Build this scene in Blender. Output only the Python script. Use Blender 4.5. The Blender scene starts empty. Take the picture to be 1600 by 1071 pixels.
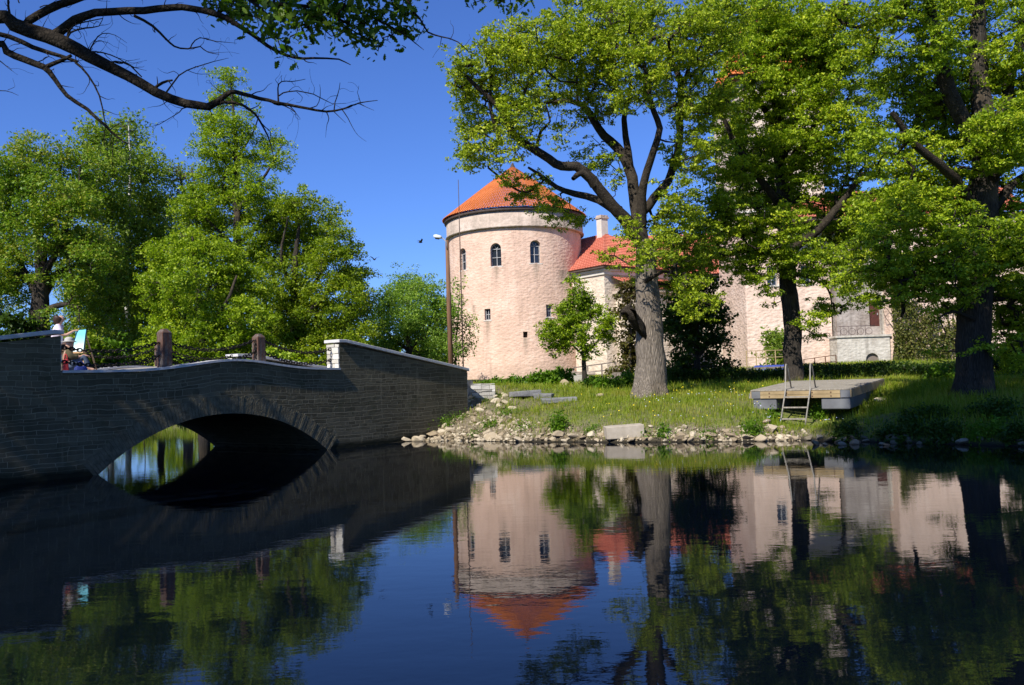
import bpy, bmesh, math, random
import numpy as np
from mathutils import Vector, Matrix, Quaternion
from math import radians as R, sin, cos, pi, sqrt
random.seed(7)
RNG = np.random.default_rng(11)
scene = bpy.context.scene
COL = scene.collection

# ------------------------------------------------------------------ camera
F, W0, H0 = 1350.0, 1600, 1071
PITCH, ROLL = math.atan(59.5 / 1350), R(1.8)
CAM = np.array([0, 0, 1.7])
_f = np.array([0, cos(PITCH), sin(PITCH)])
_r0 = np.array([1.0, 0, 0]); _u0 = np.array([0, -sin(PITCH), cos(PITCH)])
_r = cos(ROLL) * _r0 - sin(ROLL) * _u0
_u = sin(ROLL) * _r0 + cos(ROLL) * _u0
cd = bpy.data.cameras.new('camera'); cam = bpy.data.objects.new('camera', cd); COL.objects.link(cam)
cd.sensor_width = 36; cd.lens = 36 * F / W0; cd.clip_start = 0.1; cd.clip_end = 3000
M = Matrix.Identity(4)
for i in range(3):
    M[i][0], M[i][1], M[i][2], M[i][3] = _r[i], _u[i], -_f[i], CAM[i]
cam.matrix_world = M
scene.camera = cam

def ray(px, py):
    return _f * F + (px - 800) * _r + (535.5 - py) * _u
def at(px, py, Y):
    d = ray(px, py); return CAM + d * (Y / d[1])

# ------------------------------------------------------------------ objects
def tag(o, label=None, cat=None, group=None, kind=None):
    if label: o['label'] = label
    if cat: o['category'] = cat
    if group: o['group'] = group
    if kind: o['kind'] = kind
    return o
def empty(name, loc=(0, 0, 0), rz=0):
    o = bpy.data.objects.new(name, None); COL.objects.link(o)
    o.location = loc; o.rotation_euler = (0, 0, rz); o.empty_display_size = .3
    return o
def thing(name, label, cat, loc=(0, 0, 0), rz=0, group=None):
    return tag(empty(name, loc, rz), label, cat, group)
def link(name, me, mat=None, parent=None, loc=None):
    o = bpy.data.objects.new(name, me); COL.objects.link(o)
    if mat is not None:
        for m in (mat if isinstance(mat, (list, tuple)) else [mat]): me.materials.append(m)
    if parent is not None: o.parent = parent
    if loc is not None: o.location = loc
    return o
def mesh_np(name, V, faces, smooth=False, uv=None):
    """V (n,3); faces: (m,k) int array, or list of such arrays."""
    if not isinstance(faces, list): faces = [faces]
    faces = [np.asarray(f, dtype=np.int32) for f in faces if len(f)]
    me = bpy.data.meshes.new(name)
    V = np.asarray(V, dtype=np.float32)
    me.vertices.add(len(V)); me.vertices.foreach_set('co', V.ravel())
    loops = np.concatenate([f.ravel() for f in faces])
    sizes = np.concatenate([np.full(len(f), f.shape[1], dtype=np.int32) for f in faces])
    starts = np.concatenate([[0], np.cumsum(sizes)[:-1]]).astype(np.int32)
    me.loops.add(len(loops)); me.loops.foreach_set('vertex_index', loops)
    me.polygons.add(len(sizes)); me.polygons.foreach_set('loop_start', starts)
    try: me.polygons.foreach_set('loop_total', sizes)
    except Exception: pass
    if smooth: me.polygons.foreach_set('use_smooth', np.ones(len(sizes), dtype=bool))
    if uv is not None:
        l = me.uv_layers.new(name='UVMap')
        l.data.foreach_set('uv', np.asarray(uv, dtype=np.float32)[loops].ravel())
    me.update(); me.validate()
    return me
class MB:
    """collects boxes, bars, prisms and tubes and links them as one mesh"""
    def __init__(s): s.v = []; s.f = []; s.sm = []
    def add(s, verts, faces, smooth=False):
        o = len(s.v); s.v += [tuple(map(float, p)) for p in verts]
        s.f += [tuple(i + o for i in f) for f in faces]; s.sm += [smooth] * len(faces)
        return s
    def box(s, c, size, rz=0, jitter=0):
        x, y, z = [k / 2 for k in size]
        P = [(-x, -y, -z), (x, -y, -z), (x, y, -z), (-x, y, -z), (-x, -y, z), (x, -y, z), (x, y, z), (-x, y, z)]
        ca, sa = cos(rz), sin(rz)
        P = [(c[0] + p[0] * ca - p[1] * sa, c[1] + p[0] * sa + p[1] * ca, c[2] + p[2]) for p in P]
        if jitter: P = [tuple(k + random.uniform(-jitter, jitter) for k in p) for p in P]
        return s.add(P, [(3, 2, 1, 0), (4, 5, 6, 7), (0, 1, 5, 4), (1, 2, 6, 5), (2, 3, 7, 6), (3, 0, 4, 7)])
    def hexa(s, P):
        return s.add(P, [(3, 2, 1, 0), (4, 5, 6, 7), (0, 1, 5, 4), (1, 2, 6, 5), (2, 3, 7, 6), (3, 0, 4, 7)])
    def bar(s, a, b, w, h=None, up=(0, 0, 1)):
        a, b = Vector(a), Vector(b); h = h or w
        d = (b - a).normalized(); sd = d.cross(Vector(up))
        if sd.length < 1e-4: sd = d.cross(Vector((1, 0, 0)))
        sd.normalize(); u = sd.cross(d)
        q = [(-1, -1), (1, -1), (1, 1), (-1, 1)]
        P = [a + sd * (w / 2 * i) + u * (h / 2 * j) for i, j in q] + [b + sd * (w / 2 * i) + u * (h / 2 * j) for i, j in q]
        return s.hexa(P)
    def tube(s, pts, rad, sides=8, cap=True):
        pts = [Vector(p) for p in pts]; n = len(pts)
        rad = list(rad) if hasattr(rad, '__len__') else [rad] * n
        d0 = (pts[1] - pts[0]).normalized()
        nrm = d0.orthogonal().normalized(); V = []
        for i in range(n):
            d = (pts[min(i + 1, n - 1)] - pts[max(i - 1, 0)]).normalized()
            nrm = (nrm - d * nrm.dot(d)).normalized(); b = d.cross(nrm)
            for k in range(sides):
                a = 2 * pi * k / sides
                V.append(pts[i] + (nrm * cos(a) + b * sin(a)) * rad[i])
        Fc = [(i * sides + k, i * sides + (k + 1) % sides, (i + 1) * sides + (k + 1) % sides, (i + 1) * sides + k) for i in range(n - 1) for k in range(sides)]
        if cap: Fc += [tuple(range(sides))[::-1], tuple((n - 1) * sides + k for k in range(sides))]
        return s.add(V, Fc, True)
    def prism(s, poly, z0, z1):
        n = len(poly)
        V = [(p[0], p[1], z0) for p in poly] + [(p[0], p[1], z1) for p in poly]
        return s.add(V, [tuple(range(n))[::-1], tuple(range(n, 2 * n))] + [(i, (i + 1) % n, n + (i + 1) % n, n + i) for i in range(n)])
    def lathe(s, prof, c=(0, 0, 0), seg=24):
        n = len(prof); V = []
        for r, z in prof:
            for k in range(seg):
                a = 2 * pi * k / seg; V.append((c[0] + r * cos(a), c[1] + r * sin(a), c[2] + z))
        Fc = [(i * seg + k, i * seg + (k + 1) % seg, (i + 1) * seg + (k + 1) % seg, (i + 1) * seg + k) for i in range(n - 1) for k in range(seg)]
        return s.add(V, Fc, True)
    def mesh(s, name):
        me = bpy.data.meshes.new(name); me.from_pydata(s.v, [], s.f)
        me.polygons.foreach_set('use_smooth', s.sm); me.update(); return me
    def build(s, name, mat, parent=None, loc=None, bevel=0):
        o = link(name, s.mesh(name), mat, parent, loc)
        if bevel:
            m = o.modifiers.new('bevel', 'BEVEL'); m.width = bevel; m.segments = 2; m.limit_method = 'ANGLE'
        return o

# ------------------------------------------------------------------ materials
class N:
    def __init__(s, name):
        s.m = bpy.data.materials.new(name); s.m.use_nodes = True
        s.t = s.m.node_tree; s.t.nodes.clear()
        s.out = s.t.nodes.new('ShaderNodeOutputMaterial')
    def __call__(s, typ, ins=None, **kw):
        n = s.t.nodes.new(typ)
        for k, v in kw.items(): setattr(n, k, v)
        for k, v in (ins or {}).items():
            if isinstance(v, bpy.types.NodeSocket): s.t.links.new(v, n.inputs[k])
            else: n.inputs[k].default_value = v
        return n
    def coord(s, kind='Object', scale=(1, 1, 1)):
        c = s('ShaderNodeTexCoord').outputs[kind]
        return s('ShaderNodeMapping', {'Vector': c, 'Scale': scale}).outputs['Vector']
    def noise(s, vec, scale, detail=4, rough=.55):
        return s('ShaderNodeTexNoise', {'Vector': vec, 'Scale': scale, 'Detail': detail, 'Roughness': rough}).outputs['Fac']
    def ramp(s, fac, stops):
        n = s('ShaderNodeValToRGB', {'Fac': fac}); e = n.color_ramp.elements
        while len(e) < len(stops): e.new(.5)
        for i, (p, c) in enumerate(stops):
            e[i].position = p; e[i].color = (*c, 1) if len(c) == 3 else c
        return n.outputs['Color']
    def mix(s, fac, a, b, mode='MIX'):
        n = s('ShaderNodeMix', data_type='RGBA', blend_type=mode)
        for k, v in ((0, fac), (6, a), (7, b)):
            if isinstance(v, bpy.types.NodeSocket): s.t.links.new(v, n.inputs[k])
            else: n.inputs[k].default_value = (*v, 1) if (k and len(v) == 3) else v
        return n.outputs[2]
    def math(s, op, a, b=0.0, clamp=False):
        n = s('ShaderNodeMath', operation=op, use_clamp=clamp)
        for k, v in ((0, a), (1, b)):
            if isinstance(v, bpy.types.NodeSocket): s.t.links.new(v, n.inputs[k])
            else: n.inputs[k].default_value = v
        return n.outputs[0]
    def bump(s, h, strength=.5, dist=.02, nrm=None):
        d = {'Height': h, 'Strength': strength, 'Distance': dist}
        if nrm is not None: d['Normal'] = nrm
        return s('ShaderNodeBump', d).outputs['Normal']
    def surf(s, col, rough=.8, nrm=None, spec=.3, metal=0.0):
        d = {'Base Color': col if isinstance(col, bpy.types.NodeSocket) else (*col, 1), 'Roughness': rough, 'Specular IOR Level': spec, 'Metallic': metal}
        if nrm is not None: d['Normal'] = nrm
        b = s('ShaderNodeBsdfPrincipled', d)
        s.t.links.new(b.outputs[0], s.out.inputs['Surface']); return s.m
def simple(name, c1, c2, scale=3.0, rough=.8, bump=.0, dist=.01, spec=.3, metal=0., detail=5, stretch=(1, 1, 1)):
    n = N(name); v = n.coord('Object', stretch)
    f = n.noise(v, scale, detail)
    col = n.ramp(f, [(.3, c1), (.7, c2)])
    nr = n.bump(n.noise(v, scale * 3, 5), bump, dist) if bump else None
    return n.surf(col, rough, nr, spec, metal)
def leafmat(name, cols, trans=.35, tcol=None, nscale=.35, rough=.5):
    """cols: list of rgb; varies leaf by leaf and, slowly, over the crown"""
    n = N(name); v = n.coord('Object')
    g = n('ShaderNodeNewGeometry').outputs['Random Per Island']
    f = n.math('ADD', n.math('MULTIPLY', g, .55), n.math('MULTIPLY', n.noise(v, nscale, 2), .75))
    f = n.math('SUBTRACT', f, .12, True)
    k = len(cols)
    col = n.ramp(f, [(.15 + .7 * i / (k - 1), c) for i, c in enumerate(cols)])
    b = n('ShaderNodeBsdfPrincipled', {'Base Color': col, 'Roughness': rough, 'Specular IOR Level': .25})
    tc = n.mix(1.0, col, tcol or (1.2, 1.45, .5), 'MULTIPLY')
    t = n('ShaderNodeBsdfTranslucent', {'Color': tc})
    m = n('ShaderNodeMixShader', {0: trans, 1: b.outputs[0], 2: t.outputs[0]})
    n.t.links.new(m.outputs[0], n.out.inputs['Surface']); return n.m
# ------------------------------------------------------------------ materials
def bark(name, a, b, sc=1.0):
    n = N(name); v = n.coord('Object', (1, 1, .11))
    vor = n('ShaderNodeTexVoronoi', {'Vector': v, 'Scale': 26 * sc}, feature='DISTANCE_TO_EDGE').outputs['Distance']
    ns = n.noise(v, 9 * sc, 6, .65)
    h = n.math('ADD', n.math('MULTIPLY', vor, 1.6), n.math('MULTIPLY', ns, .8))
    col = n.ramp(h, [(.2, a), (.8, b)])
    pat = n.noise(n.coord('Object'), 1.1, 4)
    col = n.mix(n.ramp(pat, [(.52, (0, 0, 0)), (.7, (.55, .55, .55))]), col, (.16, .12, .075))
    return n.surf(col, .9, n.bump(h, .9, .05), .15)
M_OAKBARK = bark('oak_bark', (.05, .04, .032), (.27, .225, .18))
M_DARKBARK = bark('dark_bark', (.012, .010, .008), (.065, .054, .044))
def roundbark(name, a, b):
    n = N(name); v = n.coord('Object'); f = n.noise(v, 7, 6, .7); g = n('ShaderNodeTexVoronoi', {'Vector': v, 'Scale': 22}, feature='DISTANCE_TO_EDGE').outputs['Distance']
    h = n.math('ADD', n.math('MULTIPLY', g, .9), f); return n.surf(n.ramp(h, [(.35, a), (.85, b)]), .95, n.bump(h, .9, .03), .1)
M_LIMB = roundbark('limb_bark', (.013, .010, .008), (.068, .055, .041))
M_DEADBARK = roundbark('bough_bark', (.006, .005, .004), (.036, .029, .022))
n = N('birch_bark'); v = n.coord('Object', (1, 1, 3))
M_BIRCH = n.surf(n.ramp(n.noise(v, 3.5, 4), [(.42, (.03, .028, .025)), (.5, (.5, .48, .44)), (1, (.6, .58, .54))]), .8)
M_TWIG = simple('twig_bark', (.03, .024, .018), (.09, .07, .05), 6)
M_TWIGPURPLE = simple('reddish_twig_bark', (.07, .05, .045), (.16, .12, .11), 4)

M_LEAF_OAK = leafmat('young_oak_leaf', [(0.095, 0.157, .010), (0.205, 0.281, .014), (0.314, 0.382, .018), (0.464, 0.483, .03)], .3)
M_LEAF_OAK2 = leafmat('oak_leaf', [(0.082, 0.148, .009), (0.191, 0.284, .012), (0.299, 0.386, .016), (0.451, 0.488, .025)], .3)
M_LEAF_GOLD = leafmat('golden_oak_leaf', [(0.064, 0.141, .01), (0.139, 0.243, .015), (0.212, 0.292, .02), (0.308, 0.292, .03)], .3, nscale=.22)
M_LEAF_MAPLE = leafmat('maple_leaf', [(0.081, 0.151, .009), (0.172, 0.260, .012), (0.270, 0.355, .015), (0.377, 0.452, .02)], .35)
M_LEAF_DARK = leafmat('elm_leaf', [(0.065, 0.113, .008), (0.140, 0.212, .010), (0.225, 0.297, .013), (0.355, 0.396, .016)], .35)
M_LEAF_BLUE = leafmat('willow_leaf', [(0.083, 0.152, .022), (0.149, 0.251, .033), (0.232, 0.351, .045), (0.331, 0.440, .06)], .38)
M_LEAF_BIRCH = leafmat('birch_leaf', [(0.110, 0.180, .02), (0.189, 0.261, .03), (0.276, 0.344, .042)], .4)
M_LEAF_BROWN = leafmat('bronze_leaf', [(0.040, 0.030, .012), (0.090, 0.070, .022), (0.120, 0.130, .025), (0.170, 0.140, .035)], .35, (1.400, 1.200, .6))
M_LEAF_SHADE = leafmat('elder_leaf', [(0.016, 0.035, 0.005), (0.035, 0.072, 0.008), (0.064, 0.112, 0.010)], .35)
M_LEAF_WEED = leafmat('nettle_leaf', [(0.055, 0.121, 0.007), (0.099, 0.198, 0.011), (0.165, 0.275, 0.017)], .4)
M_LEAF_HEDGE = leafmat('hedge_leaf', [(0.022, 0.045, 0.006), (0.040, 0.085, 0.010), (0.075, 0.120, 0.012)], .35)
M_LEAF_IVY = leafmat('ivy_leaf', [(0.050, 0.070, 0.012), (0.090, 0.110, 0.020), (0.140, 0.140, 0.030), (0.170, 0.150, 0.050)], .25)
M_GRASS = leafmat('grass_blade', [(0.102, 0.168, .008), (0.174, 0.245, .01), (0.247, 0.297, .02), (0.348, 0.297, .06)], .4, nscale=.5)

# ------------------------------------------------------------------ lie of the land
T = np.array([.591, .807]); NV = np.array([-.807, .591]); BO = np.array([-8.76, 18.2])   # bridge: along, away, origin
def bxy(u, v): return BO + T * u + NV * v
def bw(u, v, z): p = bxy(u, v); return (p[0], p[1], z)
def px_u(px):                                  # distance along the bridge face under picture column px
    k = (px - 800) / F; z = 22.09 / (.733 - k); return (z - 18.2) / .807
def wl(px, py):
    d = ray(px, py); p = CAM + d * (-CAM[2] / d[2]); return (p[0], p[1])
SHORE = [wl(*p) for p in ((1900, 716), (1600, 698), (1500, 695), (1400, 692), (1310, 690), (1250, 688), (1180, 690), (1100, 691), (1040, 691), (960, 692), (900, 691), (820, 691), (760, 690), (700, 688), (665, 686))]
fR = tuple(bxy(px_u(645), -.02)); WATER = [(-3.4, 2.6), (0, 2.2), (60, 2.2), (60, 9)] + SHORE + [fR] + [tuple(bxy(6.3, 0)), tuple(bxy(6.3, 4.9)), tuple(bxy(8.2, 6.2)), (-8.6, 31), (-10.6, 37), (-13, 43), (-19, 46.5), (-30, 48), (-45, 49), (-46, 36), (-27, 28), tuple(bxy(0, 8)), tuple(bxy(0, 0)), tuple(bxy(-4.5, 0)), (-9.3, 12.3), (-6.1, 7)]
WP = np.array(WATER)
def sdist(x, y):
    """signed distance to the water's edge, positive on land"""
    P = np.stack([x, y], -1); best = np.full(x.shape, 1e9); ins = np.zeros(x.shape, bool)
    for i in range(len(WP)):
        a, b = WP[i], WP[(i + 1) % len(WP)]; ab = b - a
        t = np.clip(((P - a) @ ab) / (ab @ ab), 0, 1)
        d = np.linalg.norm(P - a - t[..., None] * ab, axis=-1); best = np.minimum(best, d)
        c = (a[1] > P[..., 1]) != (b[1] > P[..., 1])
        xi = a[0] + (P[..., 1] - a[1]) * ab[0] / (ab[1] if abs(ab[1]) > 1e-9 else 1e-9)
        ins ^= c & (P[..., 0] < xi)
    return np.where(ins, -best, best)
def sm(x, a, b):
    t = np.clip((x - a) / (b - a), 0, 1); return t * t * (3 - 2 * t)
def wob(x, y):
    return (.5 * np.sin(x * 1.7 + .6 * y) * np.sin(y * 2.1 - .4 * x + 1.3) + .3 * np.sin(x * 3.9 + 2.2 * y) * np.sin(y * 4.3 + .5) + .2 * np.sin(7.1 * x + 3 * y) * np.sin(6.3 * y - 2 * x))
def Hgt(x, y):
    x = np.asarray(x, float); y = np.asarray(y, float); d = sdist(x, y)
    low = .95 * (1 - np.exp(-np.maximum(d, 0) / 1.7)) + .03 * np.maximum(d, 0)
    low = np.minimum(low, 2.1)
    low = low + .45 * np.exp(-(((x + .6) / 2.6) ** 2 + ((y - 31.5) / 2.5) ** 2)) * sm(d, 0, 2.5)
    hi = 2.02 * (1 - np.exp(-np.maximum(d, 0) / 2.0))
    v = (x - BO[0]) * NV[0] + (y - BO[1]) * NV[1]
    u = (x - BO[0]) * T[0] + (y - BO[1]) * T[1]
    w = sm(v, .05, .6) * (1 - sm(u, 11.6, 14.5)) + sm(v, 8, 20) * sm(u, 11, 15) * 0
    land = low * (1 - w) + np.maximum(low, hi) * w
    # the bank under the near trees on the left stays high
    land = land - .58 * np.exp(-(((x - 8.4) / 1.9) ** 2 + ((y - 23.7) / 1.6) ** 2)) * sm(d, 0.1, .9)
    land = land + (wob(x, y) * .05) * sm(d, .2, 2)
    water = -.02 - .55 * np.minimum(np.maximum(-d, 0), 2.2)
    return np.where(d > 0, np.maximum(land, .015), water)
def h1(x, y): return float(Hgt(np.array([x]), np.array([y]))[0])
def ground_at(px, py, y0=6., y1=140.):
    Y = np.arange(y0, y1, .04); d = ray(px, py); P = CAM + d[None, :] * (Y / d[1])[:, None]
    k = np.nonzero(P[:, 2] <= np.maximum(Hgt(P[:, 0], P[:, 1]), 0))[0]
    p = P[k[0]] if len(k) else P[-1]
    return np.array([p[0], p[1], max(h1(p[0], p[1]), 0)])

gx = np.concatenate([np.geomspace(-900, -34, 26), np.arange(-32, 32, .33), np.geomspace(33, 900, 26)])
gy = np.concatenate([np.geomspace(-500, -12, 14) if False else -np.geomspace(500, 8, 14), np.arange(-6, 62, .33), np.geomspace(63, 1400, 30)])
GX, GY = np.meshgrid(gx, gy)
GZ = Hgt(GX, GY)
nx, ny = len(gx), len(gy)
idx = np.arange(nx * ny).reshape(ny, nx)
quads = np.stack([idx[:-1, :-1], idx[:-1, 1:], idx[1:, 1:], idx[1:, :-1]], -1).reshape(-1, 4)
n = N('bank_ground'); v = n.coord('Object')
dn = n('ShaderNodeAttribute', attribute_name='shore').outputs['Fac']
big = n.noise(v, .55, 4); mid = n.noise(v, 3.5, 5); fine = n.noise(v, 22, 5, .7)
soil = n.ramp(fine, [(.3, (.10, .08, .05)), (.55, (.20, .165, .11)), (.75, (.36, .31, .23))])
turf = n.ramp(mid, [(.3, (.07, .11, .012)), (.6, (.14, .18, .025)), (.8, (.22, .21, .06))])
gfac = n.math('ADD', n.math('SUBTRACT', dn, .38), n.math('MULTIPLY', n.math('SUBTRACT', mid, .5), 1.8), True)
col = n.mix(gfac, soil, turf)
wet = n.math('MULTIPLY', n.math('SUBTRACT', .13, n('ShaderNodeSeparateXYZ', {0: v}).outputs[2]), 9, True)
col = n.mix(wet, col, (.03, .026, .018))
M_GROUND = n.surf(col, .95, n.bump(n.math('ADD', fine, n.math('MULTIPLY', mid, 2)), .7, .06), .1)
me = mesh_np('ground', np.stack([GX, GY, GZ], -1).reshape(-1, 3), quads, True)
D = sdist(GX, GY)
# 0 = bare rubble and gravel near the bridge and along the shore, 1 = turf
bare = np.exp(-((GX + 1.6) / 2.4) ** 2 - ((GY - 28.5) / 3.4) ** 2) * 1.05 + .8 * (1 - sm(D, .3, 1.2)) * (1 - sm(GX, 6.0, 9.)) * sm(GX, -6, -4) + .55 * np.exp(-((GY - (33 - .1 * GX)) / 1.0) ** 2) * (1 - sm(GX, 3, 6)) * sm(GX, -2, 0)
a = me.attributes.new('shore', 'FLOAT', 'POINT'); a.data.foreach_set('value', np.clip(1 - bare, 0, 1).astype(np.float32).ravel())
tag(link('ground', me, M_GROUND), kind='structure')

n = N('pond_water'); v = n.coord('Object')
w1 = n.noise(n.coord('Object', (1, 2.2, 1)), 1.6, 3, .5); w2 = n.noise(n.coord('Object', (1, 1.6, 1)), 7.0, 3, .55); w3 = n.noise(v, .35, 2)
h = n.math('ADD', n.math('MULTIPLY', w1, .5), n.math('MULTIPLY', n.math('MULTIPLY', w2, .16), n.math('MULTIPLY', w3, 2.0)))
M_WATER = n('ShaderNodeBsdfPrincipled', {'Base Color': (.0012, .0025, .0055, 1), 'Roughness': .015, 'IOR': 1.33, 'Specular IOR Level': .5, 'Specular Tint': (.78, .84, 1, 1), 'Normal': n.bump(h, .14, .02)})
n.t.links.new(M_WATER.outputs[0], n.out.inputs['Surface']); M_WATER = n.m
me = mesh_np('water', [(-70, -3, 0), (75, -3, 0), (75, 62, 0), (-70, 62, 0)], np.array([[0, 1, 2, 3]]))
tag(link('water', me, M_WATER), kind='structure')

# ------------------------------------------------------------------ light
SUN_AZ, SUN_EL = R(32), R(42)
sdir = Vector((-sin(SUN_AZ) * cos(SUN_EL), -cos(SUN_AZ) * cos(SUN_EL), sin(SUN_EL)))   # towards the sun
sd = bpy.data.lights.new('sun', 'SUN'); sd.energy = 5.0; sd.angle = R(.5); sd.color = (1, .95, .86)
so = bpy.data.objects.new('sun', sd); COL.objects.link(so)
so.rotation_euler = sdir.to_track_quat('Z', 'Y').to_euler()
wd = bpy.data.worlds.new('World'); scene.world = wd; wd.use_nodes = True
nt = wd.node_tree; nt.nodes.clear()
sky = nt.nodes.new('ShaderNodeTexSky'); sky.sky_type = 'NISHITA'; sky.sun_disc = False
sky.sun_elevation = SUN_EL; sky.sun_rotation = math.atan2(sdir.x, sdir.y); sky.altitude = 300
sky.air_density = 1.0; sky.dust_density = .1; sky.ozone_density = 3.0
gm = nt.nodes.new('ShaderNodeMix'); gm.data_type = 'RGBA'; gm.blend_type = 'MULTIPLY'; gm.inputs[0].default_value = 1; gm.inputs[7].default_value = (.62, .90, 1.58, 1)
bg = nt.nodes.new('ShaderNodeBackground'); bg.inputs[1].default_value = .072
wo = nt.nodes.new('ShaderNodeOutputWorld')
nt.links.new(sky.outputs[0], gm.inputs[6]); nt.links.new(gm.outputs[2], bg.inputs[0]); nt.links.new(bg.outputs[0], wo.inputs[0])
scene.view_settings.view_transform = 'Standard'; scene.view_settings.look = 'None'
scene.view_settings.exposure = .52; scene.view_settings.gamma = 1
cy = scene.cycles
cy.max_bounces = 6; cy.diffuse_bounces = 2; cy.glossy_bounces = 3; cy.transmission_bounces = 3; cy.transparent_max_bounces = 4
cy.caustics_reflective = False; cy.caustics_refractive = False
cy.use_denoising = True
cy.sample_clamp_indirect = 4
# ================================================================== castle
def plaster(name, c1, c2, c3, sc=1.0, bs=.8, streak=.35):
    n = N(name); v = n.coord('Object')
    a = n.noise(v, .5 * sc, 6, .6); b = n.noise(v, 3.0 * sc, 6, .65)
    st = n.noise(n.coord('Object', (1.2, 1.2, .10)), 1.6, 5, .6)
    lump = n('ShaderNodeTexVoronoi', {'Vector': n.coord('Object', (1, 1, 1.7)), 'Scale': 3.6}, feature='SMOOTH_F1').outputs['Distance']
    col = n.ramp(n.math('ADD', n.math('MULTIPLY', a, .6), n.math('MULTIPLY', b, .4)), [(.36, c1), (.5, c2), (.64, c3)])
    col = n.mix(n.ramp(st, [(.52, (0, 0, 0)), (.75, (streak,) * 3)]), col, tuple(k * .5 for k in c1))
    h = n.math('ADD', n.math('MULTIPLY', lump, .9), n.math('ADD', n.math('MULTIPLY', b, .7), n.math('MULTIPLY', n.noise(v, 9, 4), .3)))
    return n.surf(col, .92, n.bump(h, bs, .13), .1)
M_PINK = plaster('pink_render', (.52, .365, .275), (.645, .445, .34), (.71, .53, .42), 1, .40, .5)
def tower_stains():
    """rain streaks below the tower's sills and damp at its foot, added to the pink render"""
    nt = M_PINK.node_tree; b = [x for x in nt.nodes if x.type == 'BSDF_PRINCIPLED'][0]; src = b.inputs['Base Color'].links[0].from_socket
    n = N.__new__(N); n.m = M_PINK; n.t = nt; n.out = None
    v = n.coord('Object'); sp = n('ShaderNodeSeparateXYZ', {0: v}).outputs; ang = n.math('ARCTAN2', sp[0], n.math('MULTIPLY', sp[1], -1.0))
    jag = n.noise(n.coord('Object', (5, 5, .35)), 1.5, 4, .7); m = None
    for d, z, w in ((-50, 11.3, .085), (-16.4, 11.3, .08), (16.2, 11.45, .085), (-25, 6.8, .06), (26.5, 6.9, .085), (5.6, 5.2, .05), (41, 11.0, .12), (-38, 8.2, .05)):
        a = n.math('SUBTRACT', 1.0, n.math('DIVIDE', n.math('ABSOLUTE', n.math('SUBTRACT', ang, R(d))), w), True)
        q = n.math('SUBTRACT', z, sp[2]); k = n.math('MULTIPLY', n.math('MULTIPLY', n.math('GREATER_THAN', q, 0.0), n.math('SUBTRACT', 1.0, n.math('DIVIDE', q, 1.9), True)), a)
        m = k if m is None else n.math('MAXIMUM', m, k)
    m = n.math('MULTIPLY', m, n.math('MULTIPLY', jag, 1.5), True)
    foot = n.math('MULTIPLY', n.math('SUBTRACT', 1.0, n.math('DIVIDE', n.math('SUBTRACT', sp[2], 1.8), 1.6), True), n.math('MULTIPLY', jag, .8))
    m = n.math('MAXIMUM', m, foot)
    nt.links.new(n.mix(m, src, (.22, .18, .13)), b.inputs['Base Color'])
tower_stains()
M_GREYBAND = plaster('grey_band_render', (.31, .255, .205), (.435, .35, .285), (.55, .45, .375), 1.6, .35, .6)
M_CREAM = plaster('cream_render', (.50, .41, .32), (.64, .53, .42), (.70, .60, .50), 1, .5)
M_PALE = plaster('pale_pink_render', (.54, .41, .32), (.66, .49, .39), (.72, .58, .48), 1, .5)
M_GREYWALL = plaster('grey_wall', (.20, .165, .14), (.31, .27, .24), (.42, .375, .34), 1.6, .4, .7)
M_WHITEWALL = plaster('whitewashed_stone', (.34, .30, .25), (.46, .42, .36), (.58, .54, .47), 1.6, .4, .6)
def tiles(name, c1, c2, c3):
    n = N(name); g = n('ShaderNodeNewGeometry').outputs['Random Per Island']; v = n.coord('Object')
    f = n.math('ADD', n.math('MULTIPLY', n.noise(v, 9, 3), .55), n.math('MULTIPLY', n.noise(v, .7, 4), .45))
    return n.surf(n.ramp(f, [(.35, c1), (.5, c2), (.66, c3)]), .75, None, .25)
M_TILE = tiles('orange_pantile', (.46, .125, .035), (.58, .165, .045), (.66, .22, .08))
M_TILERED = tiles('red_tile', (.38, .10, .06), (.50, .15, .095), (.56, .21, .14))
M_EAVE = simple('dark_eave_board', (.05, .035, .03), (.10, .07, .055), 4)
M_GLASS = N('window_glass').surf((.02, .025, .035), .06, None, .6)
M_FRAME = simple('grey_painted_frame', (.25, .25, .26), (.40, .40, .40), 5)
M_DARKHOLE = simple('dark_slit_plate', (.02, .016, .013), (.05, .04, .032), 5)
M_REDWOOD = simple('dark_red_door_paint', (.05, .017, .014), (.095, .03, .024), 6)
M_OLDWOOD = simple('weathered_door_wood', (.13, .10, .085), (.22, .18, .15), 7, stretch=(4, 4, .6))
M_CORNICE = simple('pale_cornice', (.5, .46, .40), (.64, .60, .54), 2)

def wall_with_holes(name, mat, base_bm, cutters, parent):
    """boolean the cutter solids out of the wall solid"""
    o = link(name, base_bm.mesh(name), mat, parent); cs = []
    for i, c in enumerate(cutters):
        k = bpy.data.objects.new('cutter', c.mesh('cutter')); COL.objects.link(k)
        m = o.modifiers.new('b%d' % i, 'BOOLEAN'); m.operation = 'DIFFERENCE'; m.solver = 'EXACT'; m.object = k; cs.append(k)
    if parent is not None: o.parent = None
    dg = bpy.context.evaluated_depsgraph_get(); dg.update()
    me = bpy.data.meshes.new_from_object(o.evaluated_get(dg)); me.name = name
    o.modifiers.clear(); o.data = me
    o.parent = parent
    for k in cs: bpy.data.objects.remove(k)
    return o
def arch_poly(w, h, seg=10):
    """outline of an arched opening in (x, z), base at 0"""
    r = w / 2; s = h - r
    return [(-r, 0), (r, 0)] + [(r * cos(a), s + r * sin(a)) for a in [pi * i / seg for i in range(seg + 1)]]
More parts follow.
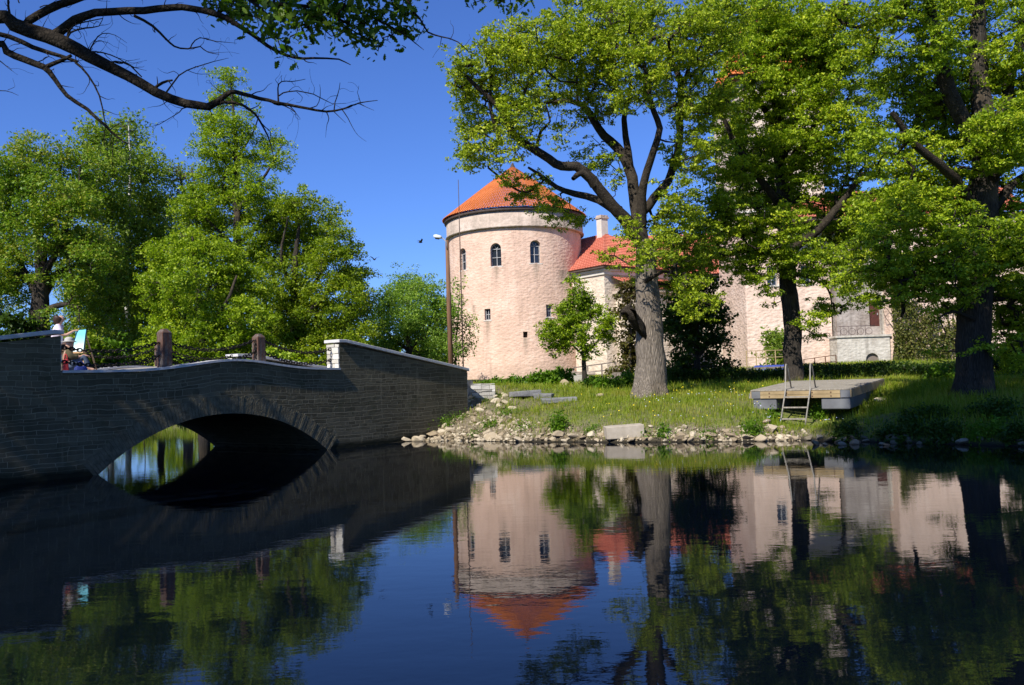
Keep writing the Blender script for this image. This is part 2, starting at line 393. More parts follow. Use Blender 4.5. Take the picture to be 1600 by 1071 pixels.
def frame_pts(poly, org, n, depth0, depth1):
    """extrude an (x,z) outline from depth0 to depth1 inwards, at origin org with outward horizontal normal n"""
    tx = (-n[1], n[0]); V = []
    for d in (depth0, depth1):
        V += [(org[0] + tx[0] * x - n[0] * d, org[1] + tx[1] * x - n[1] * d, org[2] + z) for x, z in poly]
    m = len(poly)
    return V, [tuple(range(m)), tuple(range(m, 2 * m))[::-1]] + [(i, m + i, m + (i + 1) % m, (i + 1) % m) for i in range(m)]
def window(parent, org, n, w, h, arched=True, rows=2, sill=True, glass=None, depth=.28, label=None):
    poly = arch_poly(w, h) if arched else [(-w / 2, 0), (w / 2, 0), (w / 2, h), (-w / 2, h)]
    fr = MB(); tx = (-n[1], n[0])
    def P(x, z, d): return (org[0] + tx[0] * x - n[0] * d, org[1] + tx[1] * x - n[1] * d, org[2] + z)
    t = .07
    zt = h - w / 2 if arched else h - t / 2
    fr.bar(P(0, .03, depth), P(0, zt, depth), t * .8, .06, up=(n[0], n[1], 0))
    for x in (-w / 2 + t / 2, w / 2 - t / 2): fr.bar(P(x, 0.03, depth), P(x, zt, depth), t, .08, up=(n[0], n[1], 0))
    for k in range(rows + 1):
        z = .04 + (zt - .04) * k / rows
        fr.bar(P(-w / 2 + t, z, depth), P(w / 2 - t, z, depth), .055, .07, up=(n[0], n[1], 0))
    if arched:
        r = w / 2 - t / 2; q = [P(r * cos(a), zt + r * sin(a), depth) for a in [pi * i / 10 for i in range(11)]]
        for a_, b_ in zip(q[:-1], q[1:]): fr.bar(a_, b_, t, .08, up=(n[0], n[1], 0))
        for a in (pi * .33, pi * .67): fr.bar(P(0, zt, depth), P(r * cos(a), zt + r * sin(a), depth), .04, .05, up=(n[0], n[1], 0))
    o = fr.build('window', M_FRAME, parent)
    V, Fc = frame_pts(poly, org, n, depth + .05, depth + .07)
    MB().add(V, Fc).build('pane', glass or M_GLASS, o)
    if sill:
        s = MB(); s.bar(P(-w / 2 - .12, -.045, .0), P(w / 2 + .12, -.045, .0), .12, .08, up=(0, 0, 1)); s.build('sill', M_CORNICE, o)
    if label: o['label'] = label
    return o
def cutter(org, n, w, h, arched=True, d=.6):
    poly = arch_poly(w, h) if arched else [(-w / 2, 0), (w / 2, 0), (w / 2, h), (-w / 2, h)]
    V, Fc = frame_pts(poly, org, n, -.5, d)
    return MB().add(V, Fc)
def tiled(mb, bl, br, tr, tl, courses, ribs, amp=.05, step=.05):
    """a roof slope of overlapping, rolled tiles between four corners"""
    bl, br, tr, tl = [Vector(p) for p in (bl, br, tr, tl)]
    nrm = (br - bl).cross(tl - bl).normalized()
    if nrm.z < 0: nrm = -nrm
    nu = ribs * 2
    for c in range(courses):
        V = []; Fc = []
        for j, (tt, off) in enumerate(((c / courses, step), ((c + 1) / courses, 0.0))):
            a = bl.lerp(tl, tt); b = br.lerp(tr, tt)
            for i in range(nu + 1): V.append(a.lerp(b, i / nu) + nrm * (off + (amp if i % 2 else 0)))
        for i in range(nu): Fc.append((i, i + 1, nu + 2 + i, nu + 1 + i))
        a0 = len(V)                               # butt edge of the course
        a = bl.lerp(tl, c / courses); b = br.lerp(tr, c / courses)
        V += [a.lerp(b, i / nu) for i in range(nu + 1)]
        for i in range(nu): Fc.append((a0 + i, a0 + i + 1, i + 1, i))
        mb.add(V, Fc)

# ---- round tower
DT = 78.0; ctr = at(797.5, 345, DT); TX, TY = ctr[0] + .35, DT
RB = .0792 * DT; RW = RB - .2; GZT = 2.0
tower = thing('round_tower', 'round pink rendered castle tower with orange conical tile roof and grey band under the eaves', 'tower', (TX, TY, 0))
ZB, ZE = 14.55, 16.2
def tn(deg):          # outward normal, degrees right of straight towards the viewer
    a = R(deg); return (sin(a), -cos(a))
wins = [(-50, 11.35, .92, 1.9, True), (-16.4, 11.35, .95, 1.95, True), (16.2, 11.5, .95, 1.95, True), (-25, 6.85, .55, .95, False), (26.5, 6.95, .6, 1.05, False), (5.6, 5.25, .38, .5, False)]
wb = MB(); wb.lathe([(.01, -1)] + [(RW + .3 * (1 - k / 40) ** 3, -1 + (ZB + 1) * k / 40) for k in range(41)] + [(.01, ZB)], seg=180)
wb.f += [tuple(range(180))[::-1], tuple(42 * 180 + k for k in range(180))]; wb.sm = [False] * len(wb.f)
# lathe runs top-down profile; close it as a solid
cuts = [cutter((tn(d)[0] * RW, tn(d)[1] * RW, z), tn(d), w, h, ar, .75) for d, z, w, h, ar in wins]
wall_with_holes('wall', M_PINK, wb, cuts, tower)
labels = [None] * 3 + [None] * 3
for i, (d, z, w, h, ar) in enumerate(wins):
    nn = tn(d); r = RW - (.06 if ar else .0)
    if i < 5: window(tower, (nn[0] * r, nn[1] * r, z), nn, w, h, ar, 2, sill=True, depth=.3 if ar else .22)
    else:
        V, Fc = frame_pts([(-w / 2, 0), (w / 2, 0), (w / 2, h), (-w / 2, h)], (nn[0] * r, nn[1] * r, z), nn, .35, .4)
        MB().add(V, Fc).build('loophole', M_DARKHOLE, tower)  # plain dark plate set back in the slit
bd = MB(); bd.lathe([(RW - .1, ZB + .02), (RB + .07, ZB + .02), (RB + .10, ZB + .1), (RB + .03, ZB + .2), (RB, ZB + .25), (RB, ZE - .02), (RW - .4, ZE - .02)], seg=128)
bd.build('parapet_band', M_GREYBAND, tower)
ev = MB(); ev.lathe([(RB - .3, ZE - .3), (RB + .16, ZE - .26), (RB + .2, ZE - .02), (RB - .3, ZE + .03)], seg=128); ev.build('eave', M_EAVE, tower)
NS = 330; rows = 44; V = []; Fc = []; ZA = ZE + 5.0; RE = RB + .3
for c in range(rows):
    o0 = len(V)
    for tt, off in ((c / rows, .045), ((c + 1) / rows, 0)):
        for k in range(NS):
            a = 2 * pi * k / NS; r = RE * (1 - tt) ; amp = (.075 if k % 2 else 0) * min(1, r / 2.5)
            V.append(((r + off * .6 + amp * .6) * cos(a), (r + off * .6 + amp * .6) * sin(a), ZE + .02 + (ZA - ZE) * tt + off * .7 + amp * .7))
    for k in range(NS): Fc.append((o0 + k, o0 + (k + 1) % NS, o0 + NS + (k + 1) % NS, o0 + NS + k))
me = mesh_np('roof', V, np.array(Fc)); rf = link('roof', me, M_TILE, tower)
MB().lathe([(.26, ZA - .25), (.2, ZA + .02), (.06, ZA + .3), (.01, ZA + .34)], seg=16).build('finial', M_EAVE, rf)

# ---- hip roofed wing beside the tower
wing = thing('castle_wing', 'cream castle wing with hipped red tile roof and pale chimney adjoining the round tower', 'building', (7.8, 71.3, 0))
WA = Vector((7.8, 71.3, 0)); d1 = Vector((-.6, .8, 0)); d2 = Vector((.8, .6, 0))
def wp(a, b, z): p = WA + d1 * a + d2 * b; return (p.x, p.y, z)
def wl_(a, b, z): p = d1 * a + d2 * b; return (p.x, p.y, z)      # local to the wing
ZEV = 10.75; ZR = 14.7
b = MB(); b.hexa([wl_(0, 0, -1), wl_(0, 9, -1), wl_(12, 9, -1), wl_(12, 0, -1), wl_(0, 0, ZEV), wl_(0, 9, ZEV), wl_(12, 9, ZEV), wl_(12, 0, ZEV)])
b.build('wall', M_CREAM, wing)
b = MB()
for e, z0, z1 in ((.12, ZEV - .5, ZEV - .2), (.26, ZEV - .2, ZEV - .02)):
    b.hexa([wl_(-e, -e, z0), wl_(-e, 9 + e, z0), wl_(12, 9 + e, z0), wl_(12, -e, z0), wl_(-e, -e, z1), wl_(-e, 9 + e, z1), wl_(12, 9 + e, z1), wl_(12, -e, z1)])
b.build('cornice', M_CORNICE, wing)
b = MB(); e = .5; b.hexa([wl_(-e, -e, ZEV), wl_(-e, 9 + e, ZEV), wl_(12, 9 + e, ZEV), wl_(12, -e, ZEV), wl_(-e, -e, ZEV + .16), wl_(-e, 9 + e, ZEV + .16), wl_(12, 9 + e, ZEV + .16), wl_(12, -e, ZEV + .16)]); b.build('eave', M_EAVE, wing)
b = MB(); z = ZEV + .18; e = .56
r1, r2 = wl_(4.5, 4.5, ZR), wl_(14, 4.5, ZR)
tiled(b, wl_(13.5, -e, z), wl_(-e, -e, z), r1, r2, 20, 42)
tiled(b, wl_(-e, -e, z), wl_(-e, 9 + e, z), r1, r1, 20, 32)
tiled(b, wl_(-e, 9 + e, z), wl_(13.5, 9 + e, z), r2, r1, 20, 42)
# the long range behind it, running right to the square tower
rf = b.build('roof', M_TILERED, wing)
b = MB(); b.box(wl_(4.6, 4.3, ZR + .1), (.8, .65, 2.6), rz=.64); b.build('chimney', M_CORNICE, rf)
b = MB(); c = wl_(4.6, 4.3, ZR + 1.4); b.box(c, (.98, .8, .16), rz=.64); b.box((c[0], c[1], c[2] + .16), (.84, .68, .16), rz=.64); b.build('chimney_cap', M_GREYBAND, rf)
# porch with lean-to roof
lx = lambda px, py, Y: tuple(np.array(at(px, py, Y)) - np.array([7.8, 71.3, 0]))
b = MB(); p0 = Vector(wl_(-2.6, 1.0, 0)); 
b.hexa([wl_(-2.4, 1.2, -1), wl_(-2.4, 7, -1), wl_(-.02, 7, -1), wl_(-.02, 1.2, -1), wl_(-2.4, 1.2, 8.6), wl_(-2.4, 7, 8.6), wl_(-.02, 7, 8.6), wl_(-.02, 1.2, 8.6)]); b.build('porch', M_CREAM, wing)
b = MB(); b.hexa([wl_(-2.8, .8, 8.62), wl_(-2.8, 7.4, 8.62), wl_(-.02, 7.4, 8.62), wl_(-.02, .8, 8.62), wl_(-2.8, .8, 8.85), wl_(-2.8, 7.4, 8.85), wl_(-.02, 7.4, 8.85), wl_(-.02, .8, 8.85)]); b.build('porch_eave', M_GREYBAND, wing)
b = MB(); tiled(b, wl_(-2.85, .75, 8.88), wl_(-2.85, 7.45, 8.88), wl_(-.02, 7.45, 10.1), wl_(-.02, .75, 10.1), 8, 24); b.build('porch_roof', M_TILERED, wing)

# ---- long range between wing and square tower
rng = thing('castle_range', 'long red roofed castle range half hidden between the big oak and square tower', 'building', (11, 80, 0))
b = MB(); b.box((5, 5, 4.9), (16, 9, 11.8)); b.build('wall', M_CREAM, rng)
b = MB(); b.hexa([(-3.2, .1, 10.82), (13.2, .1, 10.82), (13.2, 9.9, 10.82), (-3.2, 9.9, 10.82), (-3.2, .1, 11), (13.2, .1, 11), (13.2, 9.9, 11), (-3.2, 9.9, 11)]); b.build('eave', M_EAVE, rng)
b = MB(); tiled(b, (-3.3, 0, 11.02), (13.2, 0, 11.02), (13.2, 5, 15.6), (-3.3, 5, 15.6), 20, 40); tiled(b, (13.2, 10, 11.02), (-3.3, 10, 11.02), (-3.3, 5, 15.6), (13.2, 5, 15.6), 20, 40)
b.build('roof', M_TILERED, rng)

# ---- square tower
sq = thing('square_tower', 'tall square pink tower with steep red tile roof, mostly hidden behind the oak crowns', 'tower', (18.0, 66, 0))
LX, LY = 6.5, 8.0
b = MB(); b.box((LX / 2, LY / 2, 6.35), (LX, LY, 15.3))
cuts = [cutter((2.1, 0, 8.35), (0, -1), .8, 1.5, False), cutter((4.7, 0, 8.35), (0, -1), .8, 1.5, False)]
wall_with_holes('wall', M_PALE, b, cuts, sq)
for x in (2.1, 4.7): window(sq, (x, 0, 8.35), (0, -1), .8, 1.5, False, 2)
b = MB(); b.box((LX / 2, LY / 2, 19.22), (LX - .1, LY - .1, 10.4)); b.build('upper_wall', M_CREAM, sq)
b = MB(); b.box((LX / 2, LY / 2, 14.1), (LX + .14, LY + .14, .18)); b.build('string_course', M_CORNICE, sq)
b = MB(); b.box((LX / 2, LY / 2, 24.5), (LX + 1.2, LY + 1.2, .2)); b.build('eave', M_EAVE, sq)
b = MB(); e = .7; z = 24.62; ap = (LX / 2, LY / 2, 33.2); cs = [(-e, -e, z), (LX + e, -e, z), (LX + e, LY + e, z), (-e, LY + e, z)]
for i in range(4): tiled(b, cs[i], cs[(i + 1) % 4], ap, ap, 36, 30)
b.build('roof', M_TILE, sq)

# ---- right hand block with the terrace
mb_ = thing('manor_block', 'pale castle block with grey recessed wall, dark red door and whitewashed terrace under the trees', 'building', (24.6, 64, 0))
b = MB(); b.box((1.75, 3.0, 5.6), (3.3, 3.0, 11.2)); cuts = [cutter((3.0, 1.5, 4.95), (0, -1), .82, 2.0, False, .5)]
wall_with_holes('recessed_wall', M_GREYWALL, b, cuts, mb_)
b = MB(); b.box((3.0, 1.78, 5.95), (.84, .06, 1.98)); dr = b.build('door', M_REDWOOD, mb_)
b = MB(); b.box((3.3, 1.72, 5.9), (.05, .05, .16)); b.build('handle', M_FRAME, dr)
b = MB(); b.box((1.4, .7, 2.0), (3.9, 1.58, 4.2)); cuts = [cutter((2.0, -.09, 1.9), (0, -1), .95, 1.0, True, .4)]
wall_with_holes('terrace', M_WHITEWALL, b, cuts, mb_)
V, Fc = frame_pts(arch_poly(.93, .98), (2.0, -.09, 1.91), (0, -1), .2, .26); MB().add(V, Fc).build('cellar_door', M_OLDWOOD, mb_)
b = MB(); b.box((1.4, .68, 4.18), (4.1, 1.75, .14)); b.build('terrace_slab', M_WHITEWALL, mb_)
b = MB()
for k in range(4):                                   # wrought iron scroll balustrade
    x0 = -.2 + .62 * k
    b.tube([(x0 + .26 + .24 * cos(a), .1, 4.55 + .24 * sin(a)) for a in [2 * pi * i / 14 for i in range(15)]], .018, 5)
    b.tube([(x0, .1, 4.25), (x0, .1, 4.95)], .02, 5)
b.tube([(-.3, .1, 4.95), (2.4, .1, 4.95)], .025, 6); b.build('balustrade', M_TWIGPURPLE, mb_)
b = MB(); b.box((8.6, 3.0, 6.2), (10.3, 6, 13.4)); b.build('wall', M_PALE, mb_)
b = MB(); b.box((5.2, 3.0, 12.98), (17.6, 6.8, .18)); b.build('eave', M_EAVE, mb_)
b = MB(); tiled(b, (-3.6, -.5, 13.1), (14.1, -.5, 13.1), (14.1, 3, 15.6), (-3.6, 3, 15.6), 16, 44); tiled(b, (14.1, 6.5, 13.1), (-3.6, 6.5, 13.1), (-3.6, 3, 15.6), (14.1, 3, 15.6), 16, 44); b.build('roof', M_TILERED, mb_)
b = MB(); b.box((1.75, 3.0, 12.05), (3.3, 2.9, 1.66)); b.build('upper_wall', M_PALE, mb_)
b = MB(); b.box((3.45, 1.2, 6.4), (.24, .5, 4.5)); b.build('corner_pier', M_WHITEWALL, mb_)

# ================================================================== bridge
def stone(name, mort, c1, c2, bw_=.30, bh=.092, bs=.8, dirt=.5):
    n = N(name); uv = n('ShaderNodeTexCoord').outputs['UV']
    wv = n('ShaderNodeTexNoise', {'Vector': uv, 'Scale': 1.7, 'Detail': 3})
    w2 = n('ShaderNodeVectorMath', {0: wv.outputs['Color'], 1: (.5, .5, .5)}, operation='SUBTRACT').outputs[0]
    w2 = n('ShaderNodeVectorMath', {0: w2, 1: (.22, .13, 0)}, operation='MULTIPLY').outputs[0]
    vv = n('ShaderNodeVectorMath', {0: uv, 1: w2}, operation='ADD').outputs[0]
    s3 = n('ShaderNodeSeparateXYZ', {0: vv}).outputs                        # courses of unequal height
    row = n('ShaderNodeTexNoise', {'Vector': n('ShaderNodeCombineXYZ', {1: s3[1]}).outputs[0], 'Scale': 5.0, 'Detail': 2}).outputs['Fac']
    vv = n('ShaderNodeCombineXYZ', {0: s3[0], 1: n.math('ADD', s3[1], n.math('MULTIPLY', row, .22))}).outputs[0]
    def brick(vec, w, h, m):
        bt = n('ShaderNodeTexBrick', {'Vector': vec, 'Color1': (.2, .2, .2, 1), 'Color2': (.9, .9, .9, 1), 'Mortar': (0, 0, 0, 1), 'Scale': 1.0, 'Mortar Size': m, 'Mortar Smooth': .3, 'Brick Width': w, 'Row Height': h, 'Bias': 0.0}, offset=.43, squash=.7, squash_frequency=3)
        return bt
    b1 = brick(vv, bw_, bh, .007)
    b2 = brick(vv, bw_ * 2.0, bh, .007)
    sel = n.ramp(n.noise(uv, .8, 2), [(.48, (0, 0, 0)), (.5, (1, 1, 1))])
    tone = n.mix(sel, b1.outputs['Color'], b2.outputs['Color'])
    mfac = n.mix(sel, b1.outputs['Fac'], b2.outputs['Fac'])
    nz = n.noise(uv, 9, 6, .65); big = n.noise(uv, .6, 4)
    f = n.math('ADD', n.math('MULTIPLY', tone, .55), n.math('MULTIPLY', nz, .45))
    col = n.ramp(f, [(.2, c1), (.75, c2)])
    col = n.mix(n.ramp(big, [(.4, (0, 0, 0)), (.7, (dirt,) * 3)]), col, tuple(k * .55 for k in c1))
    col = n.mix(n.ramp(mfac, [(.3, (0, 0, 0)), (.8, (1, 1, 1))]), col, mort)
    yz = n('ShaderNodeSeparateXYZ', {0: uv}).outputs[1]                     # damp, mossy band at the waterline, lime runs above it
    tide = n.math('MULTIPLY', n.math('SUBTRACT', n.math('ADD', .05, n.math('MULTIPLY', big, .35)), yz), 7, True)
    run = n.noise(n('ShaderNodeMapping', {'Vector': uv, 'Scale': (3.2, .35, 1)}).outputs[0], 1.0, 4, .6)
    col = n.mix(n.ramp(run, [(.62, (0, 0, 0)), (.72, (.4, .4, .4))]), col, mort)
    moss = n.noise(uv, 1.3, 5, .7)
    col = n.mix(n.ramp(moss, [(.55, (0, 0, 0)), (.72, (.6, .6, .6))]), col, (.045, .05, .022))
    col = n.mix(tide, col, (.018, .019, .011))
    h = n.math('SUBTRACT', n.math('MULTIPLY', nz, .8), n.math('MULTIPLY', mfac, 1.2))
    return n.surf(col, .9, n.bump(h, bs, .02), .12)
M_STONE = stone('dark_limestone_courses', (.27, .235, .15), (.066, .056, .033), (.165, .142, .088))
M_STONEPALE = stone('pale_limestone_courses', (.30, .28, .24), (.38, .35, .30), (.60, .57, .51), .30, .10)
M_VOUSS = simple('dark_arch_stone', (.075, .064, .038), (.18, .155, .098), 6, .9, .8, .02)
M_COPING = simple('pale_coping_slab', (.42, .41, .40), (.62, .60, .58), 4, .85, .4, .01)
M_DECK = simple('gravel_deck', (.22, .20, .17), (.34, .31, .27), 9, .95, .5, .02)
BW = 5.0; UA, UB = -.75, 6.8; UC, HS, RISE = 3.15, 3.15, 1.13
AR = (HS ** 2 + RISE ** 2) / (2 * RISE); AZ = RISE - AR
ZD = 2.14
def hump(u): return .24 * float(np.exp(-((u - 3.45) / 1.55) ** 2))
def zdeck(u): return ZD + hump(u)
def intr(u, r=AR):
    q = r * r - (u - UC) ** 2
    return AZ + sqrt(q) if q > 0 else -1.2
bridge = thing('stone_bridge', 'humped stone arch bridge of thin grey limestone courses over the dark pond', 'bridge', (BO[0], BO[1], 0))
bridge.rotation_euler = (0, 0, math.atan2(T[1], T[0]))        # local x runs along the bridge, local y across it
def uvmesh(name, V, Fc, UV, mat, parent, smooth=False):
    V = np.array(V); UV = np.array(UV); q = [f for f in Fc if len(f) == 4]; t3 = [f for f in Fc if len(f) == 3]
    L = []
    if q: L.append(np.array(q))
    if t3: L.append(np.array(t3))
    return link(name, mesh_np(name, V, L, smooth, UV), mat, parent)
def spandrel(v, flip):
    V = []; UV = []; Fc = []; us = np.concatenate([np.linspace(UA, UC - HS - .001, 14), np.linspace(UC - HS + .001, UC + HS - .001, 90), np.linspace(UC + HS + .001, UB, 12)]); K = 8
    for u in us:
        z0 = intr(u) if abs(u - UC) < HS else -1.2
        z1 = zdeck(u)
        for k in range(K + 1):
            z = z0 + (z1 - z0) * k / K
            V.append((u, v, z)); UV.append((u, z - hump(u) * min(1, max(0, (z - .9) / 1.2)) * .9))
    for i in range(len(us) - 1):
        for k in range(K):
            f = (i * (K + 1) + k, (i + 1) * (K + 1) + k, (i + 1) * (K + 1) + k + 1, i * (K + 1) + k + 1)
            Fc.append(f if not flip else f[::-1])
    return uvmesh('spandrel_wall', V, Fc, UV, M_STONE, bridge)
spandrel(0.0, False); spandrel(BW, True)
# vault
V = []; UV = []; Fc = []; a0 = math.asin(min(1, HS / AR)) + .12; na = 40
for i in range(na + 1):
    a = -a0 + 2 * a0 * i / na
    for j in range(9):
        V.append((UC + AR * sin(a), BW * j / 8, AZ + AR * cos(a))); UV.append((BW * j / 8, AR * a))
for i in range(na):
    for j in range(8): Fc.append((i * 9 + j, (i + 1) * 9 + j, (i + 1) * 9 + j + 1, i * 9 + j + 1))
uvmesh('vault', V, Fc, UV, M_STONE, bridge)
# arch rings of thin voussoirs
for v, s in ((0, -1), (BW, 1)):
    b = MB(); a0 = math.asin(HS / AR) + .015; k = 86
    for i in range(k):
        p = -a0 + 2 * a0 * i / k; q = -a0 + 2 * a0 * (i + 1) / k - .0022
        ro = AR + .41 + random.uniform(-.03, .03); pr = .003 + random.uniform(0, .006); ri = AR - .004
        c = lambda r, a, y: (UC + r * sin(a), y, AZ + r * cos(a))
        y0 = v + s * pr; y1 = v - s * .3
        b.hexa([c(ri, p, y0), c(ri, q, y0), c(ri, q, y1), c(ri, p, y1), c(ro, p, y0), c(ro, q, y0), c(ro, q, y1), c(ro, p, y1)])
    b.build('arch_ring', M_VOUSS, bridge)
# deck and its edging slabs
us = np.linspace(UA, UB, 61); V = []; Fc = []
for u in us:
    for v in (-.0, BW): V.append((u, v, zdeck(u) - .012))
for i in range(60): Fc.append((2 * i, 2 * i + 2, 2 * i + 3, 2 * i + 1))
link('deck', mesh_np('deck', V, np.array(Fc), True), M_DECK, bridge)
for v0, v1 in ((-.05, .5), (BW - .5, BW + .05)):
    b = MB(); us2 = np.linspace(UA + .01, UB - .01, 61)
    V = []
    for u in us2:
        for v in (v0, v1):
            for dz in (.002, .055): V.append((u, v, zdeck(u) + dz))
    Fc = []
    for i in range(60):
        p = i * 4; q = p + 4
        Fc += [(p + 1, p + 3, q + 3, q + 1), (p, p + 1, q + 1, q), (p + 3, p + 2, q + 2, q + 3), (p + 2, p, q, q + 2)]
    b.add(V, Fc); b.build('edging', M_COPING, bridge)
# wing walls
def wingwall(u0, u1, z0, z1, v0, thick, cap0, labelpale_end):
    """wall from u0 (top z0) to u1 (top z1)"""
    us = np.linspace(u0, u1, 24); V = []; UV = []; Fc = []; K = 6
    zt = lambda u: z0 + (z1 - z0) * (u - u0) / (u1 - u0)
    for v, fl in ((v0, False), (v0 + thick, True)):
        o = len(V)
        for u in us:
            for k in range(K + 1):
                z = -1.2 + (zt(u) + 1.2) * k / K; V.append((u, v, z)); UV.append((u, z))
        for i in range(len(us) - 1):
            for k in range(K):
                f = (o + i * (K + 1) + k, o + (i + 1) * (K + 1) + k, o + (i + 1) * (K + 1) + k + 1, o + i * (K + 1) + k + 1)
                Fc.append(f if (u1 > u0) != fl else f[::-1])
    w = uvmesh('wing_wall', V, Fc, UV, M_STONE, bridge)
    b = MB(); e = .06; s = 1 if u1 > u0 else -1
    A = (u0 - s * .05, zt(u0) + .004); Bq = (u1 + s * .05, zt(u1) + .004); Cq = (u0 + s * cap0, zt(u0 + s * cap0) + .03)
    V = []
    prof = [(A[0], A[1] + .03), (u0 + s * cap0, A[1] + .03), (Bq[0], Bq[1])]
    for u, z in prof:
        for v in (v0 - e, v0 + thick + e):
            for dz in (0, .085): V.append((u, v, z + dz))
    Fc = [(0, 1, 3, 2), (10, 8, 9, 11)[::1]]
    for i in range(2):
        p = i * 4; q = p + 4; Fc += [(p + 1, q + 1, q + 3, p + 3), (p, q, q + 1, p + 1), (p + 2, p + 3, q + 3, q + 2), (p, p + 2, q + 2, q)]
    b.add(V, Fc); b.build('coping', M_COPING, bridge, bevel=.012)
    # end faces, pale squared stones laid proud of the wall
    for u, sg, zz in ((u0, -s, zt(u0)), (u1, s, zt(u1))):
        b = MB(); z = -.6 if u == u0 else -.6
        rz = random.Random(int(u * 10) + int(v0))
        while z < zz - .03:
            h = min(rz.choice((.10, .12, .15, .18)), zz - .004 - z); y = v0 + .006
            while y < v0 + thick - .02:
                w_ = min(rz.choice((.16, .24, .34)), v0 + thick - .006 - y)
                if v0 + thick - .006 - y - w_ < .07: w_ = v0 + thick - .006 - y
                pr = rz.uniform(.01, .035)
                b.box((u + sg * (pr / 2 - .02), y + w_ / 2, z + h / 2), (pr + .04, w_ - .012, h - .012), jitter=.006); y += w_
            z += h
        b.build('end_masonry', M_STONEPALE_OBJ, bridge)
n = N('pale_squared_stone'); v = n.coord('Object'); g = n('ShaderNodeNewGeometry').outputs['Random Per Island']; ns = n.noise(v, 14, 5)
M_STONEPALE_OBJ = n.surf(n.ramp(n.math('ADD', n.math('MULTIPLY', g, .6), n.math('MULTIPLY', ns, .4)), [(.2, (.36, .33, .28)), (.5, (.52, .49, .43)), (.8, (.64, .61, .55))]), .9, n.bump(ns, .6, .02), .1)
wingwall(UB, 12.3, 2.86, 2.06, 0.0, .5, .22, True)
wingwall(UA, -9.0, 2.90, 1.78, 0.0, .5, .15, True)
wingwall(UB, 12.3, 2.66, 2.0, BW - .5, .5, .5, True)
wingwall(UA, -9.0, 2.80, 1.9, BW - .5, .5, .15, True)
# approach paths
V = []; Fc = []
def path(u0, u1, z0, z1, name):
    P = [bw(u0, .5, z0), bw(u0, BW - .5, z0), bw(u1, BW - .5, z1), bw(u1, .5, z1)]
    Q = [(p[0], p[1], p[2] - .9) for p in P]
    b = MB(); b.hexa(Q + P); tag(b.build(name, M_DECK), kind='structure')
path(UB + .0, 13.2, ZD + .02, 1.75, 'path'); path(UA, -12, ZD + .02, 2.06, 'path')
# ================================================================== trees
def seg_tube_arrays(polys):
    """polys: list of (pts (n,3), radii (n,), sides) -> V, quads"""
    Vs = []; Fs = []; o = 0
    for pts, rad, sides in polys:
        pts = np.asarray(pts, float); n_ = len(pts)
        tg = np.gradient(pts, axis=0); tg /= np.linalg.norm(tg, axis=1)[:, None] + 1e-9
        ref = np.array([.3, .9, .1]) if abs(tg[0][2]) > .6 else np.array([0, 0, 1.])
        a = np.cross(tg, ref); a /= np.linalg.norm(a, axis=1)[:, None] + 1e-9
        b = np.cross(tg, a)
        th = np.arange(sides) * 2 * pi / sides
        ring = pts[:, None, :] + (a[:, None, :] * np.cos(th)[None, :, None] + b[:, None, :] * np.sin(th)[None, :, None]) * np.asarray(rad)[:, None, None]
        Vs.append(ring.reshape(-1, 3))
        i = np.arange(n_ - 1)[:, None] * sides; k = np.arange(sides)[None, :]; k2 = (k + 1) % sides
        Fs.append(np.stack([i + k, i + k2, i + sides + k2, i + sides + k], -1).reshape(-1, 4) + o); o += n_ * sides
    return np.concatenate(Vs), np.concatenate(Fs)
def smooth_line(P, step, jit=0.0, rng=RNG):
    """resample a polyline of [x,y,z,r] rows as a Catmull-Rom curve with a little wander"""
    P = np.asarray(P, float); out = []
    Q = np.vstack([2 * P[0] - P[1], P, 2 * P[-1] - P[-2]])
    for i in range(len(P) - 1):
        p0, p1, p2, p3 = Q[i:i + 4]; L = np.linalg.norm(p2[:3] - p1[:3]); k = max(2, int(L / step))
        t = np.linspace(0, 1, k, endpoint=False)[:, None]
        out.append(.5 * (2 * p1 + (p2 - p0) * t + (2 * p0 - 5 * p1 + 4 * p2 - p3) * t ** 2 + (3 * p1 - p0 - 3 * p2 + p3) * t ** 3))
    out = np.vstack(out + [P[-1:]])
    if jit:
        w = rng.normal(0, 1, (len(out), 3)); w = (w + np.roll(w, 1, 0) + np.roll(w, -1, 0)) / 3
        w[0] = 0; out[:, :3] += w * jit * np.minimum(1, out[:, 3:4] * 6 + .3)
    return out
def leaf_mesh(name, C, size, rng, per=1, flat=.4, aspect=.55, lobes=None):
    """diamond leaves (two triangles folded on the midrib) at the points C"""
    n_ = len(C)
    nrm = rng.normal(0, 1, (n_, 3)); nrm[:, 2] += flat * 2.2; nrm /= np.linalg.norm(nrm, axis=1)[:, None]
    a = rng.normal(0, 1, (n_, 3)); a -= nrm * (a * nrm).sum(1)[:, None]; a /= np.linalg.norm(a, axis=1)[:, None]
    b = np.cross(nrm, a); s = size * rng.uniform(.45, 1.5, (n_, 1))
    if lobes is None:
        V = np.stack([C - a * s * .5, C + b * s * aspect * .5 + nrm * s * .1, C + a * s * .5, C - b * s * aspect * .5 + nrm * s * .1], 1).reshape(-1, 3)
        base = np.arange(n_)[:, None] * 4
        Fc = base + np.array([[0, 1, 2, 3]])
        return mesh_np(name, V, Fc)
    L = np.array(lobes)                       # outline (along, across) of one half, mirrored
    pts = np.concatenate([L, (L * [1, -1])[::-1][1:-1]]); m = len(pts)
    V = C[:, None, :] + a[:, None, :] * (pts[:, 0][None, :, None] * s[:, None]) + b[:, None, :] * (pts[:, 1][None, :, None] * s[:, None]) + nrm[:, None, :] * (np.abs(pts[:, 1])[None, :, None] * s[:, None] * .35)
    Fc = np.arange(n_)[:, None] * m + np.arange(m)[None, :]
    return mesh_np(name, V.reshape(-1, 3), Fc)
